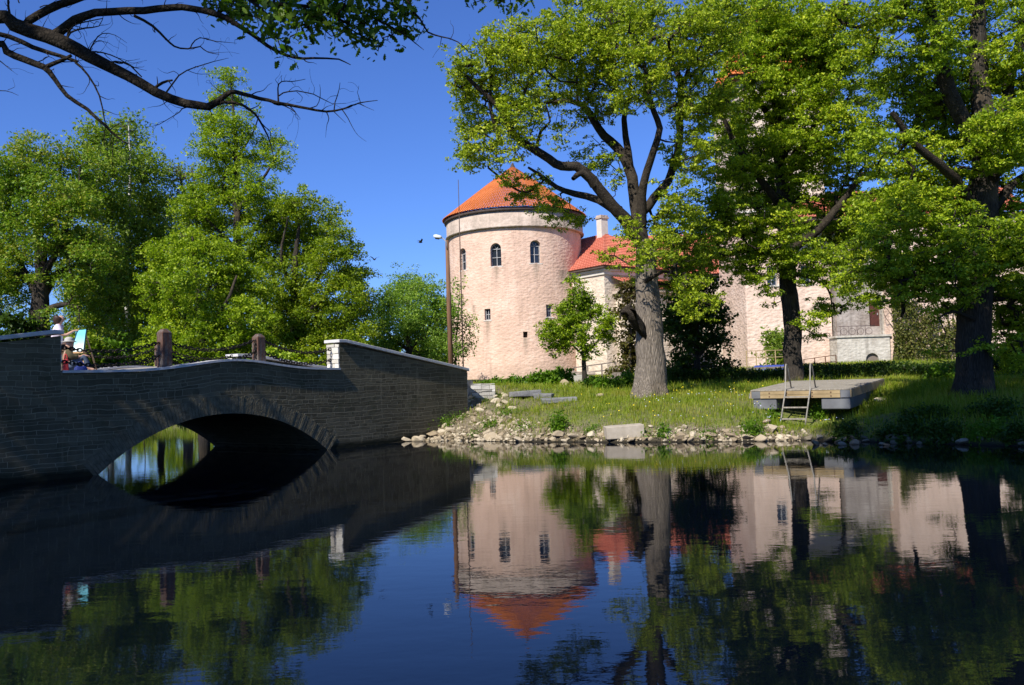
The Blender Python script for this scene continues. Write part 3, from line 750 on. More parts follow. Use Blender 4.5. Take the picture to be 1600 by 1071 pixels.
OAKLOBES = [(-.5, 0), (-.36, .05), (-.28, .17), (-.17, .10), (-.05, .24), (.06, .14), (.20, .25), (.30, .14), (.42, .14), (.5, 0)]

def grow(root, limbs, blobs, ncl, leaf, lsize, nleaf, seed, crad=.42, mats=None, trunk_sides=14, tip=.010, flat=.45, zflat=.6, minr=None, names=('trunk', 'twigs', 'crown'), aspect=.55, lobes=None, spread_scale=1.0, link_max=9.0, bare=0, jit=0):
    """root: the tree's Empty (world origin kept by subtracting its place).
    limbs: list of rows [x,y,z,r]; blobs: (x,y,z, rx,ry,rz, weight) ellipsoids for the foliage."""
    rng = np.random.default_rng(seed); org = np.array(root.location)
    lines = [smooth_line(L, .28 if not jit else .12, jit or .05, rng) for L in limbs]
    big = [(l[:, :3] - org, l[:, 3], trunk_sides if l[0, 3] > .1 else 7) for l in lines]
    for i, bg_ in enumerate(big):
        V, Fq = seg_tube_arrays([bg_]); nm = names[0] if i == 0 else 'limb'
        link(nm, mesh_np(nm, V, Fq, True), mats[0] if i == 0 else (mats[2] if len(mats) > 2 else mats[1] if lines[i][0, 3] < .12 else mats[0]), root)
    # cluster centres
    B = np.array(blobs, float); w = B[:, 6] * (B[:, 3] * B[:, 5]) ** .9; w /= w.sum()
    k = rng.choice(len(B), ncl, p=w); d = rng.normal(0, 1, (ncl, 3)); d /= np.linalg.norm(d, axis=1)[:, None]
    rr = rng.uniform(.12, 1, (ncl, 1)) ** .45
    Cc = B[k, :3] + d * rr * B[k, 3:6]
    # twigs from the nearest wood
    nodes = np.concatenate([l[:, :3] for l in lines]); par = np.full(len(nodes), -1); nlimb = len(nodes); nrad = np.concatenate([l[:, 3] for l in lines])
    keep = np.ones(nlimb, bool); 
    d0 = np.array([np.min(((nodes - c) ** 2).sum(1)) for c in Cc]); order = np.argsort(d0)
    cap = nlimb + ncl * 6 + 10
    NO = np.zeros((cap, 3)); NO[:nlimb] = nodes; PA = np.full(cap, -1, int); CT = np.zeros(cap); cnt = nlimb
    chains = []
    for ci in order:
        c = Cc[ci]; dd = NO[:cnt] - c; dist = np.sqrt((dd ** 2).sum(1)) + .25 * np.maximum(dd[:, 2], 0)
        if nlimb < cnt: dist[:nlimb] *= 1.12
        j = int(np.argmin(dist)); p = NO[j]; L = np.linalg.norm(c - p)
        if L > link_max: continue
        m = max(2, min(5, int(L / .45) + 1)); t = np.linspace(0, 1, m + 1)[1:, None]
        side = rng.normal(0, 1, 3) * .16 * L; arc = np.sin(t * pi) * (side + np.array([0, 0, .07 * L]))
        pts = p + (c - p) * t + arc + rng.normal(0, .035, (m, 3)) * np.minimum(1, L)
        ids = list(range(cnt, cnt + m)); NO[cnt:cnt + m] = pts
        PA[ids[0]] = j; PA[ids[1:]] = ids[:-1]; CT[ids[-1]] = 1; chains.append((j, ids)); cnt += m
    for i in range(cnt - 1, nlimb - 1, -1):
        if PA[i] >= nlimb: CT[PA[i]] += CT[i]
    rad = tip * np.maximum(CT, 1) ** .42
    polys = []
    for j, ids in chains:
        r0 = rad[ids[0]] if j < nlimb else min(rad[j], rad[ids[0]] * 1.15)
        polys.append((np.vstack([NO[j], NO[ids]]) - org, np.concatenate([[r0 * 1.05], rad[ids]]) * np.concatenate([np.ones(len(ids)), [.5]]), 5 if r0 > .03 else 4))
    if polys:
        V, Fq = seg_tube_arrays(polys); tag(link(names[1], mesh_np(names[1], V, Fq, True), mats[1], root), kind='stuff')
    # leaves in sprays round each twig end (and some along the last twig)
    Ct = Cc[order]; 
    if bare: Ct = Ct[rng.random(len(Ct)) > bare]
    cs = crad * rng.uniform(.65, 1.3, len(Ct)); nn = np.maximum(3, (nleaf * (cs / crad) ** 2).astype(int))
    rep = np.repeat(np.arange(len(Ct)), nn); q = rng.normal(0, 1, (len(rep), 3)); q /= np.linalg.norm(q, axis=1)[:, None]
    # a few sub-sprays per cluster so it breaks up
    sub = rng.normal(0, .62, (len(Ct), 5, 3)); which = rng.integers(0, 5, len(rep))
    off = sub[rep, which] * .8 + q * (rng.random((len(rep), 1)) ** .5) * .55
    off[:, 2] *= zflat
    P = Ct[rep] + off * cs[rep][:, None] * spread_scale - org
    link(names[2], leaf_mesh(names[2], P, lsize, rng, flat=flat, aspect=aspect, lobes=lobes), leaf, root)
    return Cc
def pl(Y, rows, dy=None):
    """limb rows from picture points: (px, py, radius in m, depth offset)"""
    out = []
    for r in rows:
        p = at(r[0], r[1], Y + (r[3] if len(r) > 3 else 0)); out.append([*p, r[2]])
    return out
def blobs_px(Y, rows, ry=1.0, rng=RNG):
    """(px, py, r px[, weight[, depth offset]]) -> ellipsoids standing at depth Y"""
    out = []
    for r in rows:
        dy = r[4] if len(r) > 4 else float(rng.uniform(-1, 1)) * ry
        p = at(r[0], r[1], Y + dy); w = r[2] * (Y + dy) / F
        out.append((*p, w, max(w * 1.1, ry * .55), w, r[3] if len(r) > 3 else 1))
    return out
def flare(root, p, r, h, mat, lobes=7, seed=0, top=None):
    """buttressed foot of a trunk; its top sits on the trunk's own line"""
    rng = np.random.default_rng(seed); V = []; Fc = []; S = 40; K = 9; ph = rng.uniform(0, 6.28, 3)
    for k in range(K + 1):
        t = k / K; z = -.35 + (h + .35) * t
        for s in range(S):
            a = 2 * pi * s / S; f = (1 - t) ** 2.2
            rr = r * (1.015 + f * (.55 + .22 * sin(lobes * a + ph[0]) + .16 * sin(3 * a + ph[1]))) * (1 - .1 * t) / (1 if t < 1 else 1.05)
            q = np.array(p[:2]) + (np.array(top[:2]) - np.array(p[:2])) * max(0, z / h) if top is not None else np.array(p[:2])
            V.append((q[0] + rr * cos(a) - root.location.x, q[1] + rr * sin(a) - root.location.y, p[2] + z - root.location.z))
    for k in range(K):
        for s in range(S): Fc.append((k * S + s, k * S + (s + 1) % S, (k + 1) * S + (s + 1) % S, (k + 1) * S + s))
    return link('root_flare', mesh_np('root_flare', V, np.array(Fc), True), mat, root)
def tree(name, label, cat, base, group=None):
    return thing(name, label, cat, (float(base[0]), float(base[1]), float(base[2])), 0, group)
# ---- the big grey oak by the shore
g1 = ground_at(1015, 621); Y1 = g1[1]
oak1 = tree('oak_tree', 'big oak with thick grey sunlit trunk and crooked limbs reaching over the round tower roof', 'tree', g1)
b1 = [*g1[:2], g1[2] - .2]
limbs1 = [
    [[*b1, .52]] + pl(Y1, [(1017, 590, .50), (1014, 540, .455), (1013, 480, .40), (1013, 420, .34), (1008, 375, .32)]),
    pl(Y1, [(1003, 380, .40), (985, 348, .33, -.2), (955, 318, .28, -.5), (925, 283, .25, -.8), (900, 262, .23, -1), (878, 258, .21, -1.1), (858, 248, .20, -1.2), (832, 232, .19, -1.4), (806, 215, .17, -1.6), (793, 195, .16, -1.7), (783, 170, .13, -1.9), (758, 148, .11, -2.1), (735, 128, .09, -2.3), (718, 110, .05, -2.4)]),
    pl(Y1, [(968, 330, .26, -.2), (935, 312, .19, .2), (900, 303, .16, .5), (870, 292, .12, .8), (850, 280, .10, 1.0), (825, 262, .06, 1.2)]),
    pl(Y1, [(928, 290, .2, -.8), (908, 272, .16, -1.1), (895, 280, .10, -1.3)]),
    pl(Y1, [(1003, 380, .36), (994, 320, .30, .3), (985, 268, .27, .6), (967, 232, .24, .8), (938, 202, .2, 1), (915, 172, .17, 1.2), (902, 160, .14, 1.3), (870, 158, .08, 1.4), (840, 165, .04, 1.5)]),
    pl(Y1, [(985, 268, .2, .6), (975, 200, .15, .9), (985, 140, .1, 1.3), (975, 70, .06, 1.6)]),
    pl(Y1, [(1002, 352, .28, 0), (1005, 290, .2, -.4), (1020, 240, .17, -.8), (1033, 200, .15, -1.1), (1022, 172, .13, -1.3), (1010, 130, .1, -1.5), (1000, 70, .06, -1.7)]),
    pl(Y1, [(783, 222, .1, -1.5), (765, 165, .08, -1.9), (768, 120, .06, -2.1), (760, 80, .03, -2.2)]),
    pl(Y1, [(838, 236, .09, -1.3), (845, 205, .07, -1.4), (858, 190, .05, -1.5), (850, 160, .03, -1.6)]),
    pl(Y1, [(1005, 330, .24, .6), (1050, 270, .2, 1.2), (1063, 190, .18, 1.6), (1058, 110, .15, 2), (1035, 70, .12, 2.2), (1010, 35, .08, 2.4), (990, -20, .06, 2.5)]),
    pl(Y1, [(1060, 150, .15, 1.8), (1080, 90, .1, 2.2), (1090, 20, .07, 2.4)]),
    pl(Y1, [(1008, 440, .12, -.3), (1035, 425, .07, -.8), (1062, 432, .04, -1.1)]),
]
crown1 = [(728, 112, 34), (752, 165, 44), (742, 232, 36, .8), (790, 92, 52, 1.1), (840, 66, 50), (848, 128, 56), (806, 190, 44), (786, 255, 30, .9), (830, 292, 40, .5), (870, 330, 28, .5), (915, 92, 62), (905, 30, 55), (935, 145, 52), (965, 60, 60), (1000, 120, 56), (880, 205, 28, .5), (930, 245, 34, .45), (958, 275, 28, .5), (985, 10, 60),
          (1030, 50, 60), (1060, 130, 55), (1095, 60, 58), (1095, 160, 52), (1078, 235, 42, .8), (1045, 300, 34, .7), (1055, 345, 42), (1035, 390, 32), (1065, 425, 42), (1095, 385, 42), (1085, 470, 34, .9), (948, 395, 16, .7), (985, 362, 20, .7), (1000, 410, 18, .8), (1010, 440, 14, .7), (1120, 30, 55), (770, 215, 26, .6), (905, 345, 14, .4), (955, 345, 14, .4)]
for L_ in limbs1[1:]:
    for r_ in L_: r_[3] *= .66
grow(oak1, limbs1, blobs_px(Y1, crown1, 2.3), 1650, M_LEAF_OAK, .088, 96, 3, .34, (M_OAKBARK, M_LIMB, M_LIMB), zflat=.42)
flare(oak1, g1, .51, 1.0, M_OAKBARK, 6, 4, top=at(1016, 592, Y1))
b = MB(); q = [Vector(at(*p)) - oak1.location for p in ((1010, 530, Y1 - .25), (1000, 512, Y1 - .5), (992, 500, Y1 - .66), (985, 490, Y1 - .78), (978, 484, Y1 - .85), (971, 486, Y1 - .9))]
b.tube(q, [.10, .11, .12, .155, .14, .05], 18); rgk = random.Random(3)
for k in range(len(b.v)):
    x, y, z = b.v[k]; w_ = .05 * sin(x * 31 + z * 17) + .05 * sin(y * 37 - z * 23 + 1) + rgk.uniform(-.04, .04); b.v[k] = (x + w_, y + w_ * .6, z + w_ * .8)
b.tube([q[3], q[3] + Vector((-.05, -.12, .22)), q[3] + Vector((.02, -.16, .34))], [.10, .06, .02], 9)
b.tube([q[4], q[4] + Vector((-.18, -.06, -.16)), q[4] + Vector((-.2, -.05, -.3))], [.08, .05, .015], 9)
b.build('sawn_limb', M_LIMB, oak1)

# ---- the slimmer dark oak behind the raft
g2 = ground_at(1240, 599); Y2 = g2[1]
oak2 = tree('oak_tree', 'slimmer oak with a dark straight trunk rising just behind the wooden swimming raft', 'tree', g2)
limbs2 = [
    [[*g2[:2], g2[2] - .3, .47]] + pl(Y2, [(1240, 570, .40), (1238, 500, .37), (1234, 450, .36), (1231, 405, .35), (1226, 340, .31), (1222, 270, .27), (1215, 190, .22), (1205, 110, .17), (1200, 30, .12), (1196, -40, .08)]),
    pl(Y2, [(1232, 415, .2), (1190, 385, .15, -.5), (1150, 392, .11, -1), (1110, 402, .07, -1.4), (1075, 415, .04, -1.7)]),
    pl(Y2, [(1230, 395, .22), (1285, 350, .18, -.6), (1320, 310, .14, -1), (1350, 270, .09, -1.4)]),
    pl(Y2, [(1226, 330, .2), (1180, 270, .15, -.7), (1145, 215, .11, -1.2), (1120, 160, .07, -1.6)]),
    pl(Y2, [(1222, 280, .2), (1265, 210, .15, -.9), (1300, 150, .1, -1.5), (1320, 90, .06, -1.8)]),
    pl(Y2, [(1215, 200, .14), (1170, 130, .1, .8), (1150, 50, .06, 1.3)]),
    pl(Y2, [(1220, 260, .15), (1255, 160, .1, 1.2), (1270, 60, .06, 1.8)]),
    pl(Y2, [(1234, 430, .13), (1262, 432, .08, -.5), (1292, 450, .05, -.9), (1300, 475, .03, -1.1)]),
    pl(Y2, [(1228, 360, .16), (1200, 340, .12, 1.2), (1160, 310, .08, 2.1), (1125, 300, .05, 2.7)]),
    pl(Y2, [(1240, 520, .05, -.2), (1258, 515, .04, -.5), (1275, 525, .02, -.7)]),
]
crown2 = [(1150, 40, 62), (1215, 30, 60), (1280, 40, 52, .8), (1160, 120, 62), (1235, 115, 66), (1300, 120, 48, .8), (1125, 185, 48), (1190, 205, 62), (1260, 200, 62), (1315, 210, 46), (1130, 265, 46), (1195, 285, 54), (1265, 285, 56), (1325, 280, 46), (1150, 340, 44, .9), (1215, 360, 46), (1280, 365, 46), (1335, 350, 40), (1150, 408, 32), (1195, 412, 34), (1252, 408, 40), (1300, 415, 34), (1185, 440, 18, .6), (1275, 470, 24, .6), (1300, 487, 18, .6), (1266, 500, 16, .5), (1270, 535, 14, .6), (1205, 465, 16, .5), (1100, 330, 38, .8), (1110, 395, 30), (1340, 410, 34), (1080, 420, 20, .7), (1350, 140, 38), (1345, 200, 34), (1355, 262, 30, .7), (1335, 80, 40), (1270, 70, 44), (1325, 320, 34), (1200, 60, 50), (1245, 60, 46), (1290, 95, 40), (1170, 240, 44), (1230, 240, 44), (1150, 300, 40), (1215, 310, 40), (1280, 250, 40), (1235, 140, 46), (1265, 115, 46), (1250, 185, 40), (1290, 160, 36), (1335, 445, 24), (1352, 470, 16, .7), (1120, 350, 36), (1165, 375, 34)]
for L_ in limbs2:
    for r_ in L_: r_[3] *= .86
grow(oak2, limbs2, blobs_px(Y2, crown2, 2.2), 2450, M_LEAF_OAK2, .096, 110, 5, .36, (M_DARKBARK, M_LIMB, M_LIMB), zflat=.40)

# ---- the massive dark oak at the right
g3 = ground_at(1522, 617); Y3 = g3[1]
oak3 = tree('oak_tree', 'massive old oak with very dark thick trunk standing in shade at the right edge', 'tree', g3)
limbs3 = [
    [[*g3[:2], g3[2] - .3, .66]] + pl(Y3, [(1523, 580, .58), (1522, 520, .55), (1524, 450, .56), (1530, 390, .58), (1535, 320, .50), (1540, 250, .44), (1538, 180, .36), (1532, 110, .3), (1528, 40, .25), (1526, -40, .2)]),
    pl(Y3, [(1526, 420, .3), (1480, 372, .22, .6), (1440, 340, .19, 1.2), (1412, 315, .15, 1.5), (1388, 300, .11, 1.6), (1350, 305, .06, 1.7)]),
    pl(Y3, [(1445, 342, .16, 1.2), (1400, 355, .11, 1.1), (1355, 365, .08, 1), (1315, 395, .04, .9)]),
    pl(Y3, [(1538, 250, .3), (1500, 175, .26, -.5), (1472, 110, .24, -.8), (1462, 50, .17, -1), (1455, -30, .14, -1.2)]),
    pl(Y3, [(1460, 40, .17, -1), (1432, 22, .115, -1.4), (1412, 18, .10, -1.6), (1388, 31, .085, -1.75), (1366, 34, .075, -1.9), (1343, 43, .065, -2), (1318, 36, .05, -2.2), (1304, 22, .04, -2.25), (1290, 17, .025, -2.3)]),
    pl(Y3, [(1540, 230, .24), (1575, 150, .2, .3), (1590, 60, .17, .6), (1604, -20, .14, .8)]),
    pl(Y3, [(1535, 300, .22), (1570, 255, .16, -.6), (1610, 235, .12, -1)]),
    pl(Y3, [(1530, 370, .2), (1580, 290, .15, .6), (1640, 260, .1, 1)]),
    pl(Y3, [(1530, 330, .2), (1480, 270, .15, -1), (1430, 225, .12, -1.6), (1395, 175, .08, -2)]),
    pl(Y3, [(1526, 420, .2), (1580, 400, .13, -.8), (1630, 410, .08, -1.2)]),
    pl(Y3, [(1524, 440, .2, -.2), (1480, 415, .13, -.9), (1440, 430, .08, -1.4), (1405, 440, .04, -1.6)]),
    pl(Y3, [(1412, 318, .12, 1.5), (1415, 400, .10, 1.4), (1412, 470, .09, 1.3), (1408, 495, .04, 1.2)]),
    pl(Y3, [(1522, 500, .08, -.4), (1490, 488, .05, -.8), (1465, 498, .02, -1)]),
]
crown3 = [(1395, 95, 52, .8), (1450, 130, 62), (1520, 115, 60), (1580, 140, 58), (1420, 190, 56), (1485, 200, 62), (1550, 215, 58), (1600, 220, 50), (1375, 235, 40, .7), (1450, 262, 46, .8), (1400, 285, 30, .4), (1510, 290, 48), (1575, 320, 46, .8), (1385, 345, 36, .9), (1430, 385, 44), (1480, 390, 50), (1540, 400, 46), (1590, 410, 46), (1395, 425, 42), (1450, 435, 40), (1500, 435, 36), (1560, 465, 42), (1600, 480, 40), (1590, 545, 30, .7), (1545, 535, 20, .6), (1505, 545, 12, .6), (1420, 475, 20, .5), (1340, 440, 26, .8), (1365, 380, 30, .9), (1440, 15, 44, .8), (1500, 20, 50, .8), (1560, 30, 46, .7), (1620, 80, 46), (1350, 60, 34, .6), (1640, 350, 60), (1400, 322, 34), (1455, 330, 36), (1500, 348, 30), (1360, 330, 32), (1392, 448, 32), (1440, 468, 26), (1482, 478, 20, .8), (1585, 515, 34), (1600, 565, 28, .8), (1548, 442, 40), (1592, 380, 46), (1420, 300, 34), (1470, 300, 34), (1345, 32, 30, .8, -2), (1395, 22, 30, .8, -1.7), (1310, 18, 28, .8, -2), (1455, 85, 36, .9, -1.5), (1650, 200, 70), (1650, 480, 50), (1430, -50, 70), (1540, -60, 80)]
for L_ in limbs3:
    for r_ in L_: r_[3] *= .76
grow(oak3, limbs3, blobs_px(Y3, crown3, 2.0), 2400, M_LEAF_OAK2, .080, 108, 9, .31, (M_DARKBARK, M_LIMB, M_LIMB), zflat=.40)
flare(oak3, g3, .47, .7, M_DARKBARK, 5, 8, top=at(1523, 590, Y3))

# ---- the leafless bough overhead: an oak standing on the left bank
YB = 8.0
gb = np.array([-8.6, 8.4, h1(-8.6, 8.4)])
over = tree('oak_tree', 'old oak whose dark crooked boughs hang across the top left sky', 'tree', gb)
tz = gb[2]
fork = [-8.2, 8.2, 4.6]
def L(rows): return pl(YB, rows)
limbsB = [
    [[*gb[:2], tz - .3, .62], [-8.5, 8.3, 1.5, .5], [-8.3, 8.2, 3.2, .46], [*fork, .44], [-7.9, 7.8, 6.4, .36], [-7.4, 7.3, 8.6, .28], [-6.8, 6.6, 11, .22], [-6.2, 5, 14, .18], [-5, 2, 19, .14], [-3.4, -1.5, 23, .08]],  # top leans back to carry the added shade masses
    [[*fork, .24], [-6.6, 8.1, 5.0, .12]] + L([(-30, 26, .085), (20, 38, .09), (75, 58, .095), (120, 82, .085), (160, 103, .075), (200, 120, .066), (245, 143, .06), (290, 163, .055), (325, 169, .05), (352, 150, .032), (366, 145, .028), (392, 149, .025), (420, 156, .023), (450, 163, .02), (480, 170, .017), (510, 175, .014), (535, 172, .012), (550, 166, .010), (562, 162, .008), (590, 158, .004)]),
    L([(75, 60, .07), (95, 47, .06), (118, 32, .055), (150, 22, .05), (200, 17, .047), (250, 13, .045), (285, 12, .042), (315, 18, .04), (350, 28, .036), (380, 45, .03), (405, 62, .026), (430, 78, .022), (460, 90, .018), (490, 92, .014), (530, 92, .010), (550, 100, .005)]),
    [[*fork, .12], [-6.4, 8, 4.4, .06]] + L([(-30, 70, .045), (10, 80, .045), (40, 92, .043), (70, 106, .04), (85, 125, .03), (105, 150, .026), (138, 172, .022), (165, 198, .017), (185, 215, .011), (200, 226, .005)]),
    L([(-30, 50, .03), (15, 57, .032), (50, 72, .03), (95, 88, .025), (120, 98, .02)]),
    L([(70, 106, .03), (95, 97, .025), (112, 88, .02)]),
    L([(325, 169, .03), (350, 160, .022), (378, 165, .018), (400, 180, .015), (414, 205, .011), (422, 222, .008), (428, 245, .004)]),
    L([(40, 40, .05), (58, 26, .05), (90, 8, .05), (130, -6, .045), (190, -8, .04), (260, -20, .03)]),
    L([(118, 98, .016), (138, 118, .013), (155, 150, .010), (165, 190, .007), (170, 200, .003)]),
    L([(210, 25, .02), (240, 42, .017), (258, 62, .014), (272, 73, .012), (292, 77, .010), (312, 73, .008), (325, 82, .006), (342, 86, .003)]),
    L([(294, 77, .008), (300, 70, .008), (312, 60, .006), (335, 66, .005), (368, 68, .002)]),
    L([(256, 150, .012), (280, 118, .009), (305, 104, .007), (335, 96, .005), (358, 90, .002)]),
    L([(240, 140, .02), (253, 128, .018), (270, 125, .012)]),
    L([(246, 134, .008), (244, 118, .004)]),
    L([(300, 168, .007), (285, 170, .007), (270, 182, .005), (248, 195, .004), (228, 198, .002)]),
    L([(435, 160, .012), (434, 138, .009), (440, 127, .007), (455, 127, .006), (478, 123, .003)]),
    L([(436, 150, .009), (450, 144, .008), (478, 145, .007), (500, 152, .006), (520, 161, .004), (540, 162, .002)]),
    L([(522, 172, .008), (528, 150, .006), (533, 130, .003)]), L([(520, 173, .006), (540, 192, .002)]),
    L([(563, 160, .005), (560, 145, .003), (561, 134, .002)]), L([(562, 162, .005), (585, 172, .002)]),
    L([(420, 157, .010), (445, 168, .008), (460, 178, .005), (468, 187, .002)]),
    L([(345, 145, .006), (335, 135, .004), (326, 126, .002)]), L([(172, 203, .006), (190, 192, .005), (212, 190, .002)]), L([(178, 210, .006), (200, 213, .004), (217, 216, .002)]),
    L([(178, 215, .006), (176, 232, .005), (174, 262, .002)]),
    L([(105, 60, .014), (112, 45, .011), (125, 38, .009), (160, 30, .006)]),
    L([(105, 70, .014), (112, 52, .012), (135, 45, .010), (155, 40, .006), (162, 20, .003)]),
    L([(124, 86, .013), (132, 83, .013), (150, 80, .010), (172, 85, .008), (195, 97, .006), (212, 105, .004), (230, 110, .002)]),
    L([(136, 90, .010), (140, 80, .010), (148, 65, .008), (158, 52, .006), (180, 55, .004), (198, 68, .002)]),
    L([(155, 100, .012), (180, 98, .012), (205, 105, .010), (222, 120, .008)]),
    L([(-5, 92, .008), (10, 103, .005), (22, 112, .002)]), L([(-10, 142, .006), (12, 141, .005), (30, 148, .002)]),
    L([(17, 30, .016), (14, 12, .014), (12, -10, .012)]), L([(30, 5, .008), (25, -8, .006)]),
    L([(62, 12, .008), (75, 8, .005), (90, 0, .003)]),
    # the leafy boughs along the top
    [[-7.2, 7.2, 8.8, .2], [-5.6, 7.6, 8.0, .1]] + L([(60, -140, .06), (200, -70, .05), (300, -30, .04), (380, -6, .03), (450, 8, .024), (520, 14, .02), (570, 22, .016), (610, 42, .012), (640, 60, .008), (662, 77, .003)]),
    L([(380, -6, .02), (420, 25, .015), (432, 55, .010), (440, 80, .006)]),
    L([(500, 12, .014), (540, 40, .01), (575, 62, .007), (590, 80, .004)]),
    L([(470, 8, .012), (500, 38, .009), (520, 58, .006), (560, 40, .004)]),
    [[-5.6, 7.6, 8.2, .07]] + L([(300, -200, .05), (560, -90, .035), (625, -20, .02), (637, 2, .016), (646, 20, .014), (660, 34, .012), (668, 50, .011), (690, 58, .009), (715, 68, .007), (730, 80, .005), (752, 88, .002)]),
    L([(560, -90, .02), (700, -40, .015), (740, -8, .008), (760, 10, .003)]), L([(700, -40, .012), (790, -20, .010), (815, 10, .003)]),
]
bl = blobs_px(YB, [(345, 6, 18), (375, 12, 22), (640, 10, 16), (470, 60, 16, .5), (600, 85, 12, .5), (385, 20, 18), (415, 25, 16), (455, 22, 22), (500, 22, 26), (545, 20, 26), (590, 38, 24), (622, 40, 14), (585, 68, 14), (560, 52, 14), (432, 72, 12), (418, 96, 9, .5), (450, 78, 9, .5), (510, 50, 14), (475, 42, 14), (555, 98, 5, .4), (530, 62, 7, .4), (745, 6, 9, .4), (800, 4, 10, .5), (825, 12, 10, .6), (520, -20, 30), (600, -10, 30), (420, -20, 26), (700, -30, 25, .6), (790, -30, 30)], .6)
up = [(-7, 5.5, 10.5, 4.5, 4.0, 2.2, .5), (-4, 5, 11, 3.5, 3.2, 2, .4), (-9, 9, 11, 3.5, 3.5, 2, .4), (-3.5, 8, 9.5, 3, 2.5, 1.2, .3), (-12.8, 8.0, 10.5, 4, 4.2, 3.0, 1.0), (-2.8, -2.2, 23.6, 4.0, 4.0, 4.0, 2.6), (-.4, -3.4, 23.6, 3.8, 3.6, 3.6, 2.2)]  # later masses lie out of view, added to shade bridge face and right bank
M_LEAF_NEAR = leafmat('bough_oak_leaf', [(.04, .085, .008), (.08, .15, .01), (.13, .20, .015), (.18, .24, .025)], .45)
for L_ in limbsB[1:]:
    for r_ in L_[2 if L_[0][3] > .1 else 0:]: r_[3] *= .74
rgt = np.random.default_rng(17); extra = []
for L_ in limbsB[1:]:
    q_ = smooth_line(L_, .1, 0)
    q_ = q_[(q_[:, 3] < .07) & (q_[:, 0] > -5.6)]
    for k in range(2, len(q_) - 1):
        if rgt.random() > .72: continue
        d_ = q_[k, :3] - q_[k - 1, :3]; d_ /= np.linalg.norm(d_) + 1e-9; o_ = rgt.normal(0, 1, 3); o_ -= d_ * (o_ @ d_); o_ /= np.linalg.norm(o_)
        v_ = d_ * .7 + o_ * .8; ln = rgt.uniform(.06, .3) if rgt.random() < .75 else rgt.uniform(.2, .38); r0 = min(.006, q_[k, 3] * .6); pts_ = [[*q_[k, :3], r0]]
        for m_ in range(4):
            v_ = v_ + rgt.normal(0, .5, 3) + [0, 0, -.06]; v_ /= np.linalg.norm(v_); c_ = np.array(pts_[-1][:3]) + v_ * ln / 4; pts_.append([*c_, max(.0012, r0 * (1 - (m_ + 1) / 4.6))])
        extra.append(pts_)
polys = []
for e_ in extra:
    l_ = smooth_line(e_, .05, .008, rgt); polys.append((l_[:, :3] - np.array(gb), l_[:, 3], 4))
V, Fq = seg_tube_arrays(polys); tag(link('dead_twigs', mesh_np('dead_twigs', V, Fq, True), M_DEADBARK, over), kind='stuff')
grow(over, limbsB, bl + [], 240, M_LEAF_NEAR, .08, 10, 13, .125, (M_DEADBARK, M_DEADBARK), trunk_sides=12, tip=.0035, lobes=OAKLOBES, flat=.2, zflat=.9, jit=.028)
# its crown above the picture, plus unseen leaf masses added to shade bank and bridge
rng = np.random.default_rng(5); Pc = []
for (x, y, z, rx, ry, rz, w) in up:
    d = rng.normal(0, 1, (int(6500 * w), 3)); d /= np.linalg.norm(d, axis=1)[:, None]; Pc.append(np.array([x, y, z]) + d * rng.uniform(.3, 1, (len(d), 1)) * [rx, ry, rz])
Pc = np.concatenate(Pc) - np.array(gb)
link('upper_shade_crown', leaf_mesh('upper_shade_crown', Pc, .30, rng), M_LEAF_NEAR, over)

# ---- trees of the park beyond the bridge
def park(name, label, Y, base_px, limbs, crown, ncl, leaf, ls, nl, seed, crad, mats=(M_DARKBARK, M_TWIG), ry=2.0, group=None, **kw):
    p = at(base_px[0], base_px[1], Y); gz = h1(p[0], p[1]); p = np.array([p[0], p[1], gz])
    t = tree(name, label, 'tree', p, group)
    rows = [pl(Y, l) for l in limbs]; rows[0] = [[p[0], p[1], gz - .2, rows[0][0][3] * 1.15]] + rows[0]
    grow(t, rows, blobs_px(Y, crown, ry, np.random.default_rng(seed + 50)), ncl, leaf, ls, nl, seed, crad, mats, trunk_sides=10, **kw)
    return t
park('oak_tree', 'broad oak with golden green crown and dark spreading limbs at the far left', 46, (63, 560),
     [[(63, 540, .55), (62, 500, .5), (63, 460, .42), (66, 420, .34), (60, 360, .24), (50, 300, .14), (45, 240, .06)],
      [(62, 520, .3), (30, 508, .25, -1), (-10, 490, .22, -2), (-60, 470, .15, -3)], [(63, 470, .25), (85, 435, .2, 1), (110, 418, .16, 1.5), (140, 415, .1, 2), (175, 430, .05, 2)],
      [(64, 440, .2), (95, 380, .15, -1), (120, 320, .1, -1.5), (125, 260, .05, -2)], [(63, 470, .22), (40, 430, .17, 1), (20, 380, .12, 1.5), (10, 310, .07, 2)],
      [(63, 490, .2), (95, 478, .14, -1), (125, 480, .08, -1.5)], [(40, 430, .14, 1), (0, 420, .1, 1), (-30, 400, .06, 1)], [(60, 360, .15), (90, 310, .1, 1), (95, 250, .05, 1.5)]],
     [(10, 262, 40), (60, 245, 36), (105, 262, 34), (20, 315, 44), (75, 310, 46), (120, 320, 30, .8), (15, 375, 44), (70, 370, 44), (115, 385, 38), (150, 395, 30, .8), (15, 430, 34), (60, 420, 26, .5), (110, 440, 30, .7), (145, 455, 28, .8), (20, 475, 26, .5), (100, 500, 26, .5), (140, 505, 24, .6), (-30, 350, 60), (-30, 450, 50), (150, 245, 14, .6)],
     620, M_LEAF_GOLD, .14, 150, 21, .72, ry=3)
